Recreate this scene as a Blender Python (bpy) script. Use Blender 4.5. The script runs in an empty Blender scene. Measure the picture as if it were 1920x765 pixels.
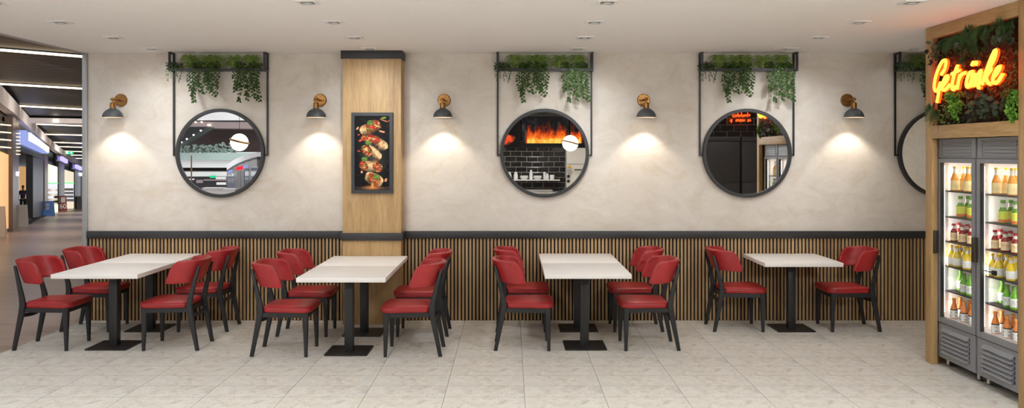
import bpy, bmesh, math, random
import numpy as np
from mathutils import Vector, Matrix
random.seed(7)
PI = math.pi
sc = bpy.context.scene
COL = sc.collection
F, XV, YV, D, H = 1550.0, 957.0, 288.0, 9.29, 1.873
CEIL = 3.0

def W(px, py, z):
    """point of the place at depth z from the viewpoint"""
    return Vector(((px - XV) * z / F, z - D, H - (py - YV) * z / F))

# ------------------------------------------------------------------ mesh builder
class MB:
    def __init__(s):
        s.v = []; s.f = []; s.m = []
    def add(s, vs, fs, mi=0):
        o = len(s.v)
        s.v.extend([tuple(v) for v in vs])
        s.f.extend([tuple(i + o for i in f) for f in fs])
        s.m.extend([mi] * len(fs))
        return s
    def box(s, lo, hi, mi=0, bev=0.0):
        x0, y0, z0 = lo; x1, y1, z1 = hi
        if bev <= 0:
            vs = [(x, y, z) for z in (z0, z1) for y in (y0, y1) for x in (x0, x1)]
            fs = [(0, 2, 3, 1), (4, 5, 7, 6), (0, 1, 5, 4), (2, 6, 7, 3), (0, 4, 6, 2), (1, 3, 7, 5)]
            return s.add(vs, fs, mi)
        bm = bmesh.new()
        bmesh.ops.create_cube(bm, size=1)
        for v in bm.verts:
            v.co = Vector(((x0 + x1) / 2 + v.co.x * (x1 - x0), (y0 + y1) / 2 + v.co.y * (y1 - y0), (z0 + z1) / 2 + v.co.z * (z1 - z0)))
        bmesh.ops.bevel(bm, geom=bm.edges[:], offset=bev, segments=2, profile=0.5, affect='EDGES')
        bm.verts.index_update()
        s.add([v.co for v in bm.verts], [[v.index for v in f.verts] for f in bm.faces], mi)
        bm.free()
        return s
    def beam(s, a, b, wa, wb=None, mi=0, up=(0, 0, 1)):
        """rectangular bar a->b ; wa=(w,h) at a, wb at b"""
        a = Vector(a); b = Vector(b); wb = wb or wa
        d = (b - a).normalized(); u = Vector(up)
        if abs(d.dot(u)) > 0.98: u = Vector((1, 0, 0))
        r = d.cross(u).normalized(); u = r.cross(d).normalized()
        vs = []
        for p, w in ((a, wa), (b, wb)):
            for i, j in ((-1, -1), (1, -1), (1, 1), (-1, 1)):
                vs.append(p + r * (i * w[0] / 2) + u * (j * w[1] / 2))
        return s.add(vs, [(3, 2, 1, 0), (4, 5, 6, 7), (0, 1, 5, 4), (1, 2, 6, 5), (2, 3, 7, 6), (3, 0, 4, 7)], mi)
    def tube(s, pts, rad, n=8, mi=0, caps=True, flat=None):
        pts = [Vector(p) for p in pts]
        rad = rad if isinstance(rad, (list, tuple)) else [rad] * len(pts)
        k = len(pts); vs = []; fs = []
        ref = None
        for i, p in enumerate(pts):
            t = (pts[min(i + 1, k - 1)] - pts[max(i - 1, 0)])
            if t.length < 1e-9: t = Vector((0, 0, 1))
            t.normalize()
            if ref is None:
                ref = Vector((0, 0, 1)) if abs(t.z) < 0.9 else Vector((1, 0, 0))
            r = ref - t * ref.dot(t)
            if r.length < 1e-6: r = t.orthogonal()
            r.normalize(); ref = r
            q = t.cross(r)
            for j in range(n):
                a = 2 * PI * j / n
                vs.append(p + (r * math.cos(a) + q * math.sin(a)) * rad[i])
        for i in range(k - 1):
            for j in range(n):
                a = i * n + j; b = i * n + (j + 1) % n
                fs.append((a, b, b + n, a + n))
        if caps:
            fs.append(tuple(range(n - 1, -1, -1)))
            fs.append(tuple((k - 1) * n + j for j in range(n)))
        return s.add(vs, fs, mi)
    def lathe(s, prof, n=24, c=(0, 0, 0), mi=0, axis='z', mis=None):
        """prof = list of (r, h); closed where r == 0"""
        cx, cy, cz = c; o = len(s.v); vs = []; idx = []
        for r, h in prof:
            if r < 1e-6:
                idx.append([len(vs)]); vs.append((0, 0, h))
            else:
                idx.append(list(range(len(vs), len(vs) + n)))
                vs += [(r * math.cos(2 * PI * j / n), r * math.sin(2 * PI * j / n), h) for j in range(n)]
        if axis == 'y': vs = [(x, -h, y) for x, y, h in vs]
        elif axis == 'x': vs = [(h, x, y) for x, y, h in vs]
        vs = [(x + cx, y + cy, z + cz) for x, y, z in vs]
        for i in range(len(prof) - 1):
            A, B = idx[i], idx[i + 1]; fs = []
            if len(A) == 1 and len(B) == 1: continue
            for j in range(n):
                j2 = (j + 1) % n
                if len(A) == 1: fs.append((A[0], B[j2], B[j]))
                elif len(B) == 1: fs.append((A[j], A[j2], B[0]))
                else: fs.append((A[j], A[j2], B[j2], B[j]))
            s.f.extend([tuple(q + o for q in f) for f in fs]); s.m.extend([mis[i] if mis else mi] * len(fs))
        s.v.extend(vs)
        return s
    def prism(s, poly, off, mi=0):
        """poly: 3D polygon, off: extrusion vector"""
        n = len(poly); off = Vector(off)
        vs = [Vector(p) for p in poly] + [Vector(p) + off for p in poly]
        fs = [tuple(range(n)), tuple(range(2 * n - 1, n - 1, -1))] + [((i + 1) % n, i, i + n, (i + 1) % n + n) for i in range(n)]
        return s.add(vs, fs, mi)
    def ring(s, rings, close_u=True, cap0=True, cap1=True, mi=0):
        n = len(rings[0]); vs = [p for r in rings for p in r]; fs = []
        for i in range(len(rings) - 1):
            for j in range(n if close_u else n - 1):
                a = i * n + j; b = i * n + (j + 1) % n
                fs.append((a, b, b + n, a + n))
        if cap0: fs.append(tuple(range(n - 1, -1, -1)))
        if cap1: fs.append(tuple((len(rings) - 1) * n + j for j in range(n)))
        return s.add(vs, fs, mi)
    def build(s, name, mats, parent=None, smooth=40, loc=None, fix=True):
        me = bpy.data.meshes.new(name)
        me.from_pydata(s.v, [], s.f)
        mats = mats if isinstance(mats, (list, tuple)) else [mats]
        for m in mats: me.materials.append(m)
        if len(mats) > 1: me.polygons.foreach_set('material_index', s.m)
        if fix:
            bm = bmesh.new(); bm.from_mesh(me)
            bmesh.ops.recalc_face_normals(bm, faces=bm.faces[:])
            bm.to_mesh(me); bm.free()
        if smooth:
            me.polygons.foreach_set('use_smooth', [True] * len(me.polygons))
            me.set_sharp_from_angle(angle=math.radians(smooth))
        me.update()
        o = bpy.data.objects.new(name, me); COL.objects.link(o)
        if parent: o.parent = parent
        if loc: o.location = loc
        return o

def tag(o, label=None, cat=None, group=None, kind=None):
    if label: o['label'] = label
    if cat: o['category'] = cat
    if group: o['group'] = group
    if kind: o['kind'] = kind
    return o
def empty(name, loc, label, cat, group=None, rz=0.0):
    o = bpy.data.objects.new(name, None); COL.objects.link(o)
    o.empty_display_size = 0.1
    o.location = loc; o.rotation_euler = (0, 0, rz)
    return tag(o, label, cat, group)
KIDS = {}
def copy_tree(o, parent=None):
    c = o.copy(); COL.objects.link(c)
    if parent: c.parent = parent
    for ch in [x for x in bpy.data.objects if x.parent == o]:
        copy_tree(ch, c)
    return c
def bake(o):
    """freeze modifiers into the mesh"""
    bpy.context.view_layer.update()
    dg = bpy.context.evaluated_depsgraph_get()
    me = bpy.data.meshes.new_from_object(o.evaluated_get(dg))
    me.name = o.name
    o.modifiers.clear(); o.data = me
    me.polygons.foreach_set('use_smooth', [True] * len(me.polygons))
    return o

# ------------------------------------------------------------------ materials
def lin(c):
    if isinstance(c, str):
        c = c.lstrip('#'); c = [int(c[i:i + 2], 16) for i in (0, 2, 4)]
    r = []
    for x in c[:3]:
        x = x / 255.0
        r.append(x / 12.92 if x <= 0.04045 else ((x + 0.055) / 1.055) ** 2.4)
    return (*r, 1.0)
class NT:
    def __init__(s, name):
        s.m = bpy.data.materials.new(name); s.m.use_nodes = True
        s.t = s.m.node_tree; s.b = s.t.nodes['Principled BSDF']; s.out = s.t.nodes['Material Output']
    def n(s, typ, **kw):
        x = s.t.nodes.new(typ)
        for k, v in kw.items():
            if k in x.inputs: x.inputs[k].default_value = v
            else: setattr(x, k, v)
        return x
    def l(s, a, b): s.t.links.new(a, b)
    def coord(s, scale=(1, 1, 1), rot=(0, 0, 0), loc=(0, 0, 0)):
        tc = s.n('ShaderNodeTexCoord'); mp = s.n('ShaderNodeMapping')
        mp.inputs['Scale'].default_value = scale; mp.inputs['Rotation'].default_value = rot; mp.inputs['Location'].default_value = loc
        s.l(tc.outputs['Object'], mp.inputs[0]); return mp.outputs[0]
    def noise(s, vec, scale, detail=4, rough=0.55, dist=0.0):
        x = s.n('ShaderNodeTexNoise'); x.inputs['Scale'].default_value = scale; x.inputs['Detail'].default_value = detail
        x.inputs['Roughness'].default_value = rough; x.inputs['Distortion'].default_value = dist
        s.l(vec, x.inputs['Vector']); return x.outputs['Fac']
    def ramp(s, fac, stops, interp='LINEAR'):
        x = s.n('ShaderNodeValToRGB'); e = x.color_ramp.elements; x.color_ramp.interpolation = interp
        while len(e) < len(stops): e.new(0.5)
        for i, (p, c) in enumerate(stops):
            e[i].position = p; e[i].color = lin(c) if not (isinstance(c, tuple) and len(c) == 4) else c
        s.l(fac, x.inputs[0]); return x.outputs[0]
    def mix(s, fac, a, b, mode='MIX'):
        x = s.n('ShaderNodeMix'); x.data_type = 'RGBA'; x.blend_type = mode
        for v, i in ((fac, 0), (a, 6), (b, 7)):
            if isinstance(v, (int, float)): x.inputs[i].default_value = v
            elif isinstance(v, (tuple, list, str)): x.inputs[i].default_value = lin(v) if not (isinstance(v, tuple) and len(v) == 4) else v
            else: s.l(v, x.inputs[i])
        return x.outputs[2]
    def math(s, op, a, b=None, c=None):
        x = s.n('ShaderNodeMath'); x.operation = op
        for i, v in enumerate((a, b, c)):
            if v is None: continue
            if isinstance(v, (int, float)): x.inputs[i].default_value = v
            else: s.l(v, x.inputs[i])
        return x.outputs[0]
    def bump(s, h, strength=0.1, dist=0.01):
        x = s.n('ShaderNodeBump'); x.inputs['Strength'].default_value = strength; x.inputs['Distance'].default_value = dist
        s.l(h, x.inputs['Height']); s.l(x.outputs[0], s.b.inputs['Normal'])
    def base(s, c): s.l(c, s.b.inputs['Base Color'])
def plain(name, c, rough=0.5, metal=0.0, spec=0.5, coat=0.0, vary=0.06, nscale=30, em=None, est=1.0):
    t = NT(name); b = t.b
    b.inputs['Roughness'].default_value = rough; b.inputs['Metallic'].default_value = metal
    b.inputs['Specular IOR Level'].default_value = spec; b.inputs['Coat Weight'].default_value = coat
    col = lin(c); b.inputs['Base Color'].default_value = col
    if vary:
        f = t.noise(t.coord(), nscale, 3)
        lo = tuple(x * (1 - vary) for x in col[:3]) + (1,); hi = tuple(min(1, x * (1 + vary)) for x in col[:3]) + (1,)
        t.base(t.ramp(f, [(0.3, lo), (0.7, hi)]))
    if em:
        b.inputs['Emission Color'].default_value = lin(em); b.inputs['Emission Strength'].default_value = est
    return t.m
def emit(name, c, strength):
    t = NT(name); e = t.n('ShaderNodeEmission'); e.inputs[0].default_value = lin(c); e.inputs[1].default_value = strength
    t.l(e.outputs[0], t.out.inputs[0]); return t.m

M = {}
def make_materials():
    # plaster
    t = NT('beige_plaster'); v = t.coord()
    a = t.noise(v, 0.9, 8, 0.62, 0.8); b = t.noise(t.coord((1, 1, 1.6), (0, 0.6, 0)), 2.6, 9, 0.7, 1.4); d = t.noise(v, 14, 5, 0.6)
    c = t.ramp(a, [(0.30, (193, 181, 164)), (0.45, (202, 192, 179)), (0.60, (209, 200, 188)), (0.75, (198, 187, 170))])
    c2 = t.ramp(b, [(0.38, (214, 206, 195)), (0.55, (203, 193, 180)), (0.70, (190, 174, 150))])
    c = t.mix(0.55, c, c2)
    c = t.mix(t.ramp(t.noise(v, 1.7, 10, 0.75, 2.0), [(0.54, (0, 0, 0)), (0.64, (150, 150, 150)), (0.74, (0, 0, 0))]), c, (188, 166, 134))
    t.base(c); t.b.inputs['Roughness'].default_value = 0.72; t.bump(d, 0.04, 0.01); M['plaster'] = t.m
    # ceiling
    t = NT('ceiling_paint'); v = t.coord(); f = t.noise(v, 60, 4)
    t.base(t.ramp(f, [(0.3, (234, 230, 226)), (0.7, (241, 238, 235))])); t.b.inputs['Roughness'].default_value = 0.85
    t.bump(f, 0.1, 0.004); M['ceiling'] = t.m
    # floor tiles
    t = NT('limestone_tile'); tc = t.n('ShaderNodeTexCoord'); sp = t.n('ShaderNodeSeparateXYZ'); t.l(tc.outputs['Object'], sp.inputs[0])
    TW, TH = 0.617, 0.31
    ux = t.math('DIVIDE', t.math('SUBTRACT', sp.outputs[0], 0.109), TW); uy = t.math('DIVIDE', t.math('SUBTRACT', sp.outputs[1], 6.357 - D), TH)
    fx = t.math('FRACT', t.math('ADD', ux, 100.0)); fy = t.math('FRACT', t.math('ADD', uy, 100.0))
    cx = t.math('FLOOR', t.math('MULTIPLY', t.math('ADD', t.math('FLOOR', uy), 100.0), 1.0))
    cb = t.n('ShaderNodeCombineXYZ'); t.l(t.math('MULTIPLY', fx, TW), cb.inputs[0]); t.l(t.math('MULTIPLY', fy, TH), cb.inputs[1])
    t.l(t.math('MULTIPLY', t.math('MODULO', cx, 3.0), 0.13), cb.inputs[2])
    v = cb.outputs[0]
    n1 = t.noise(v, 7, 10, 0.68, 1.2); n2 = t.noise(v, 22, 6, 0.7, 0.6); n3 = t.noise(v, 3.2, 5, 0.6, 0.5); n4 = t.noise(v, 38, 3, 0.5)
    c = t.ramp(n1, [(0.28, (160, 151, 137)), (0.42, (196, 189, 177)), (0.56, (210, 204, 193)), (0.74, (184, 174, 158))])
    c = t.mix(t.ramp(n3, [(0.5, (0, 0, 0)), (0.7, (150, 150, 150))]), c, (196, 196, 196))
    c = t.mix(t.ramp(n2, [(0.58, (0, 0, 0)), (0.70, (200, 200, 200))]), c, (152, 138, 118))
    c = t.mix(t.ramp(n4, [(0.64, (0, 0, 0)), (0.72, (220, 220, 220))]), c, (164, 134, 96))
    ex = t.math('MINIMUM', fx, t.math('SUBTRACT', 1.0, fx)); ey = t.math('MINIMUM', fy, t.math('SUBTRACT', 1.0, fy))
    gx = t.math('LESS_THAN', t.math('MULTIPLY', ex, TW), 0.0022); gy = t.math('LESS_THAN', t.math('MULTIPLY', ey, TH), 0.0020)
    g = t.math('MAXIMUM', gx, gy); c = t.mix(g, c, (112, 106, 97)); t.base(c)
    t.b.inputs['Roughness'].default_value = 0.42; t.b.inputs['Specular IOR Level'].default_value = 0.35
    t.bump(t.math('SUBTRACT', t.math('MULTIPLY', n1, 0.2), g), 0.12, 0.004); M['floor'] = t.m
    # oak (grain along z) and along y
    for nm, scl, dk in (('oak', (9, 9, 0.7), 0), ('oak_beam', (9, 0.7, 9), 0)):
        t = NT(nm); v = t.coord(scl); a = t.noise(v, 1.6, 8, 0.62, 0.6); b = t.noise(v, 9, 4, 0.6); k = t.noise(t.coord((2, 2, 0.6) if nm == 'oak' else (2, .6, 2)), 1.1, 3)
        c = t.ramp(a, [(0.28, (140, 107, 64)), (0.45, (170, 136, 88)), (0.6, (184, 150, 101)), (0.8, (158, 124, 79))])
        c = t.mix(0.35, c, t.ramp(b, [(0.35, (138, 104, 62)), (0.6, (188, 155, 107))]))
        c = t.mix(t.ramp(k, [(0.5, (0, 0, 0)), (0.75, (110, 110, 110))]), c, (150, 112, 68))
        t.base(c); t.b.inputs['Roughness'].default_value = 0.48; t.bump(b, 0.06, 0.003); M[nm] = t.m
    # slats: tone changes from slat to slat
    t = NT('slat_wood'); tc = t.n('ShaderNodeTexCoord'); sp = t.n('ShaderNodeSeparateXYZ'); t.l(tc.outputs['Object'], sp.inputs[0])
    ix = t.math('FLOOR', t.math('DIVIDE', t.math('ADD', sp.outputs[0], 20.0), 0.0402)); wn = t.n('ShaderNodeTexWhiteNoise'); wn.noise_dimensions = '1D'; t.l(ix, wn.inputs['W'])
    a = t.noise(t.coord((60, 60, 3)), 1.0, 5, 0.6)
    c = t.ramp(wn.outputs['Value'], [(0.0, (152, 120, 80)), (0.5, (172, 140, 98)), (1.0, (186, 154, 110))])
    c = t.mix(t.ramp(a, [(0.4, (0, 0, 0)), (0.7, (150, 150, 150))]), c, (140, 103, 64)); t.base(c); t.b.inputs['Roughness'].default_value = 0.55; M['slat'] = t.m
    M['slat_back'] = plain('slat_backing_felt', (18, 15, 13), 0.9, vary=0.1)
    M['charcoal'] = plain('charcoal_paint', (43, 42, 41), 0.5, vary=0.04)
    M['mframe'] = plain('mirror_frame_paint', (38, 37, 36), 0.5, vary=0.04)
    M['blackmetal'] = plain('black_powder_coat', (20, 20, 20), 0.45, 0.0, vary=0.05)
    M['table_black'] = plain('black_steel', (33, 32, 31), 0.42, 0.0, vary=0.05)
    t = NT('black_ash_wood'); a = t.noise(t.coord((40, 40, 4)), 1.0, 5)
    t.base(t.ramp(a, [(0.35, (22, 22, 21)), (0.65, (31, 31, 30))])); t.b.inputs['Roughness'].default_value = 0.5; M['ash'] = t.m
    t = NT('red_leather'); v = t.coord(); a = t.noise(v, 6, 6, 0.65); b = t.noise(v, 160, 2)
    t.base(t.ramp(a, [(0.3, (138, 26, 28)), (0.55, (158, 34, 35)), (0.75, (172, 46, 45))]))
    t.b.inputs['Roughness'].default_value = 0.38; t.b.inputs['Specular IOR Level'].default_value = 0.5; t.bump(b, 0.12, 0.002); M['leather'] = t.m
    M['piping'] = plain('red_piping', (150, 26, 30), 0.42, vary=0.05)
    t = NT('white_laminate'); a = t.noise(t.coord((1, 6, 6)), 5, 4)
    t.base(t.ramp(a, [(0.35, (224, 218, 212)), (0.65, (227, 221, 215))])); t.b.inputs['Roughness'].default_value = 0.42; M['laminate'] = t.m
    M['laminate_edge'] = plain('laminate_edge', (216, 208, 199), 0.5, vary=0.03)
    t = NT('mirror_silver'); t.b.inputs['Metallic'].default_value = 1; t.b.inputs['Roughness'].default_value = 0.0; t.b.inputs['Base Color'].default_value = (0.9, 0.9, 0.9, 1); M['mirror'] = t.m
    t = NT('aged_brass'); a = t.noise(t.coord(), 50, 4); t.base(t.ramp(a, [(0.35, (120, 82, 42)), (0.65, (168, 122, 68))]))
    t.b.inputs['Metallic'].default_value = 0.9; t.b.inputs['Roughness'].default_value = 0.35; M['brass'] = t.m
    M['shade_grey'] = plain('sconce_shade_grey', (66, 68, 70), 0.5, vary=0.04)
    M['shade_in'] = plain('sconce_shade_lining', (230, 225, 215), 0.6, vary=0.02)
    M['bulb'] = emit('sconce_bulb_glow', (255, 225, 180), 12)
    M['trim_white'] = plain('downlight_white', (226, 223, 219), 0.5, vary=0.02)
    M['trim_dark'] = plain('downlight_recess', (44, 40, 34), 0.5, vary=0.1)
    M['lens'] = emit('downlight_lens', (255, 246, 232), .45)
    M['alu'] = plain('grey_aluminium', (160, 160, 158), 0.4, 0.3, vary=0.03)
    M['alu_dark'] = plain('dark_aluminium', (84, 82, 80), 0.4, 0.3, vary=0.03)
    # leaves
    def leaf(nm, lo, mid, hi, sc_=22, rough=0.45, trans=0.15):
        t = NT(nm); a = t.noise(t.coord(), sc_, 3, 0.6)
        t.base(t.ramp(a, [(0.3, lo), (0.5, mid), (0.7, hi)])); t.b.inputs['Roughness'].default_value = rough + .12; t.b.inputs['Specular IOR Level'].default_value = .25
        t.b.inputs['Transmission Weight'].default_value = 0.0
        t.b.inputs['Subsurface Weight'].default_value = 0.0
        return t.m
    M['ivy'] = leaf('ivy_leaf', (30, 46, 17), (46, 68, 26), (80, 106, 44), 34)
    M['fine'] = leaf('fine_leaf', (30, 46, 20), (44, 66, 27), (68, 90, 42), 40)
    M['blade'] = leaf('spider_blade', (62, 86, 28), (104, 128, 48), (170, 182, 104), 70)
    M['stem'] = plain('plant_stem', (84, 98, 40), 0.6, vary=0.1)
    M['fern'] = leaf('fern_green', (28, 52, 22), (42, 72, 32), (62, 94, 44), 14)
    M['dkleaf'] = leaf('dark_broad_leaf', (36, 46, 32), (52, 64, 46), (76, 88, 64), 16, 0.35)
    M['moss'] = leaf('bright_moss', (70, 112, 34), (104, 152, 52), (140, 184, 76), 30, 0.7)
    M['olive'] = leaf('olive_leaf', (54, 62, 22), (82, 88, 34), (110, 112, 48), 20)
    M['soil'] = plain('potting_soil', (44, 34, 26), 0.95, vary=0.2)
    # cooler
    M['cool'] = plain('cooler_grey_paint', (138, 139, 142), 0.42, 0.2, vary=0.03)
    M['cool_dark'] = plain('cooler_dark_gasket', (34, 34, 36), 0.6, vary=0.03)
    M['cool_in'] = plain('cooler_white_liner', (236, 232, 228), 0.5, vary=0.02)
    M['shelf'] = plain('shelf_grey_wire', (90, 86, 84), 0.4, 0.4, vary=0.05)
    M['handle'] = plain('bronze_handle', (62, 55, 48), 0.4, 0.4, vary=0.05)
    M['steel'] = plain('brushed_steel', (190, 188, 182), 0.3, 0.8, vary=0.04)
    M['led'] = emit('led_strip', (255, 246, 238), 3)
    t = NT('door_glass'); tr = t.n('ShaderNodeBsdfTransparent'); gl = t.n('ShaderNodeBsdfGlossy'); gl.inputs['Roughness'].default_value = 0.02
    fr = t.n('ShaderNodeFresnel'); fr.inputs[0].default_value = 1.35; mx = t.n('ShaderNodeMixShader'); ge = t.n('ShaderNodeNewGeometry'); t.l(t.math('MULTIPLY', fr.outputs[0], t.math('SUBTRACT', 1.0, ge.outputs['Backfacing'])), mx.inputs[0])
    tr.inputs[0].default_value = (0.96, 0.97, 0.97, 1)
    t.l(tr.outputs[0], mx.inputs[1]); t.l(gl.outputs[0], mx.inputs[2]); t.l(mx.outputs[0], t.out.inputs[0]); M['glass'] = t.m
    M['neon'] = emit('neon_yellow_core', (255, 214, 70), 2.3)
    M['neon_rim'] = emit('neon_red_rim', (255, 36, 4), 11.0)
    M['neon_red'] = emit('neon_orange', (255, 74, 24), 3.0)
make_materials()
# ================================================================== camera, world
cam = bpy.data.cameras.new('camera'); co = bpy.data.objects.new('camera', cam); COL.objects.link(co)
co.location = (0, -D, H); co.rotation_euler = (PI / 2, 0, 0)
cam.sensor_width = 36; cam.lens = F / 1920 * 36; cam.shift_x = (960 - XV) / 1920; cam.shift_y = -(382.5 - YV) / 1920
cam.clip_end = 400
sc.camera = co
wd = bpy.data.worlds.new('world'); sc.world = wd; wd.use_nodes = True
wd.node_tree.nodes['Background'].inputs[0].default_value = lin((214, 216, 222)); wd.node_tree.nodes['Background'].inputs[1].default_value = 1.3
sc.view_settings.view_transform = 'Standard'; sc.view_settings.look = 'None'; sc.view_settings.gamma = 1; sc.view_settings.use_curve_mapping = False
sc.view_settings.exposure = 0.08
try:
    sc.cycles.max_bounces = 10; sc.cycles.glossy_bounces = 5; sc.cycles.transparent_max_bounces = 16; sc.cycles.diffuse_bounces = 5
    sc.cycles.sample_clamp_indirect = 6; sc.cycles.caustics_reflective = False; sc.cycles.caustics_refractive = False
except Exception: pass

# ================================================================== room shell
XL, XR, YB = -4.78, 7.0, -12.75
def struct(o, label, cat): return tag(o, label, cat, None, 'structure')
struct(MB().box((XL, YB - .2, -.12), (XR + .2, 0.15, 0)).build('floor', M['floor'], smooth=0), 'pale limestone look tiled floor of the dining area', 'floor')
struct(MB().box((XL, YB - .2, CEIL), (XR + .2, 0.15, CEIL + .2)).build('ceiling', M['ceiling'], smooth=0), 'off white painted ceiling with small square downlights', 'ceiling')
struct(MB().box((XL + .035, 0, 0), (XR + .2, .15, CEIL)).build('wall_back', M['plaster'], smooth=0), 'mottled beige plaster wall behind the tables', 'wall')
struct(MB().box((XR, YB, 0), (XR + .2, 0, CEIL)).build('wall_right', M['plaster'], smooth=0), 'beige plaster side wall seen in the mirror beside the drinks coolers', 'wall')
struct(MB().box((XL, YB, 0), (XL + .12, -8.6, CEIL)).build('wall_left', M['plaster'], smooth=0), 'beige plaster wall piece next to the kitchen', 'wall')
# grey metal end post + ceiling edge profile
o = MB().box((XL - .02, -.03, 0), (XL + .035, .16, CEIL), bev=.004)
struct(o.build('trim_1', M['alu']), 'light grey metal end post where the wall meets the mall', 'trim')
o = MB().box((XL - .03, -8.6, CEIL - .012), (XL + .012, .15, CEIL + .2), bev=.002)
o.box((XL - .034, -8.6, CEIL + .012), (XL - .026, .15, CEIL + .05), 1)
struct(o.build('trim_2', [M['alu'], M['alu_dark']]), 'grey metal edge profile of the ceiling towards the mall', 'trim')
# pillar
PX0, PX1, PY = -1.836, -1.198, -.24
struct(MB().box((PX0, PY, 0), (PX1, 0, CEIL)).build('pillar', M['oak'], smooth=0), 'oak veneered pillar standing against the back wall', 'pillar')
o = MB().box((PX0 - .018, PY - .022, CEIL - .088), (PX1 + .018, 0, CEIL), bev=.002)
struct(o.build('trim_3', M['charcoal']), 'charcoal band around the top of the oak pillar', 'trim')
o = MB().box((PX0 - .018, PY - .03, .924), (PX1 + .018, 0, 1.004), bev=.003)
struct(o.build('trim_4', M['charcoal']), 'charcoal band around the oak pillar at dado height', 'trim')
# dado: slats + cap
def dado(n, x0, x1, lab):
    b = MB(); b.box((x0, -.006, 0), (x1, 0, .926), 1)
    k0 = math.ceil((x0 + 20) / .0402)
    x = k0 * .0402 - 20
    while x + .024 < x1:
        b.box((x + .002, -.021, 0), (x + .0245, -.006, .926), 0, bev=0.0); x += .0402
    struct(b.build('wall_slats_' + n, [M['slat'], M['slat_back']], smooth=0), 'vertical oak slat panelling ' + lab, 'slat panel')
    c = MB().box((x0, -.047, .925), (x1, 0, 1.005), bev=.004)
    struct(c.build('trim_' + n, M['charcoal']), 'charcoal dado cap rail ' + lab, 'trim')
dado('5', XL + .036, PX0, 'between the mall opening and the oak pillar')
dado('6', PX1, 4.9, 'between the oak pillar and the drinks coolers')

# ================================================================== rear part of the room (seen in the mirrors)
KY = YB
def tilemat(nm, bw, bh, off):
    t = NT(nm); tc = t.n('ShaderNodeTexCoord'); mp = t.n('ShaderNodeMapping'); mp.inputs['Rotation'].default_value = (-PI / 2, 0, 0)
    sp = t.n('ShaderNodeSeparateXYZ'); t.l(tc.outputs['Object'], sp.inputs[0]); cb = t.n('ShaderNodeCombineXYZ')
    t.l(sp.outputs[0], cb.inputs[0]); t.l(t.math('ADD', sp.outputs[2], off), cb.inputs[1])
    br = t.n('ShaderNodeTexBrick'); br.offset = .5; br.inputs['Brick Width'].default_value = bw; br.inputs['Row Height'].default_value = bh
    br.inputs['Mortar Size'].default_value = .0035; br.inputs['Scale'].default_value = 1; br.inputs['Mortar Smooth'].default_value = 0
    br.inputs['Color1'].default_value = lin((24, 23, 23)); br.inputs['Color2'].default_value = lin((34, 33, 32)); br.inputs['Mortar'].default_value = lin((186, 180, 172))
    t.l(cb.outputs[0], br.inputs[0]); t.base(br.outputs[0]); t.b.inputs['Roughness'].default_value = .15
    br2 = t.n('ShaderNodeTexBrick'); br2.offset = .5; br2.inputs['Brick Width'].default_value = bw; br2.inputs['Row Height'].default_value = bh
    br2.inputs['Mortar Size'].default_value = .022; br2.inputs['Mortar Smooth'].default_value = 1; br2.inputs['Scale'].default_value = 1
    t.l(cb.outputs[0], br2.inputs[0]); t.bump(br2.outputs['Fac'], .6, -.02)
    return t.m
M['subway'] = tilemat('black_subway_tile', .29, .138, 0.0)
M['subway_big'] = tilemat('black_wall_tile', .36, .178, .03)
M['tallboard'] = plain('dark_cabinet_lacquer', (56, 52, 51), .45, vary=.03)
M['cream'] = plain('cream_enamel', (206, 198, 186), .45, vary=.02)
M['ceramic'] = plain('white_ceramic', (236, 235, 232), .25, vary=.01)
M['blackplastic'] = plain('black_plastic', (20, 20, 20), .35, vary=.05)
M['globe'] = emit('globe_glow', (255, 246, 230), 2.2)
M['amber'] = plain('warning_yellow', (206, 160, 40), .5, vary=.02)
struct(MB().box((XL + .12, KY - .15, 0), (2.6, KY - .012, CEIL)).build('wall_kitchen', M['subway'], smooth=0), 'black subway tiled kitchen wall reflected in the middle mirror', 'wall')
struct(MB().box((2.6, KY - .15, 0), (XR, KY - .012, CEIL)).build('wall_rear', M['subway_big'], smooth=0), 'black tiled wall with pale grout reflected in the right mirror', 'wall')

# ------- flame display and neighbours (painted picture on flat screens)
def fbm(x, y, seed, octaves=5):
    rng = np.random.RandomState(seed); out = 0; amp = 1; tot = 0
    for o_ in range(octaves):
        g = rng.rand(64, 64); xs = x * (2 ** o_); ys = y * (2 ** o_)
        xi = np.floor(xs).astype(int); yi = np.floor(ys).astype(int); fx = xs - xi; fy = ys - yi
        fx = fx * fx * (3 - 2 * fx); fy = fy * fy * (3 - 2 * fy)
        a = g[yi % 64, xi % 64]; b = g[yi % 64, (xi + 1) % 64]; c = g[(yi + 1) % 64, xi % 64]; d = g[(yi + 1) % 64, (xi + 1) % 64]
        out = out + amp * ((a * (1 - fx) + b * fx) * (1 - fy) + (c * (1 - fx) + d * fx) * fy); tot += amp; amp *= .55
    return out / tot
def screen_material():
    t = NT('screen_picture'); at = t.n('ShaderNodeVertexColor'); at.layer_name = 'Col'
    t.b.inputs['Roughness'].default_value = .45; t.b.inputs['Specular IOR Level'].default_value = .12; t.b.inputs['Base Color'].default_value = lin((4, 4, 4)); t.l(at.outputs[0], t.b.inputs['Emission Color']); t.b.inputs['Emission Strength'].default_value = 1.25
    return t.m
M['screen'] = screen_material()
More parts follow.
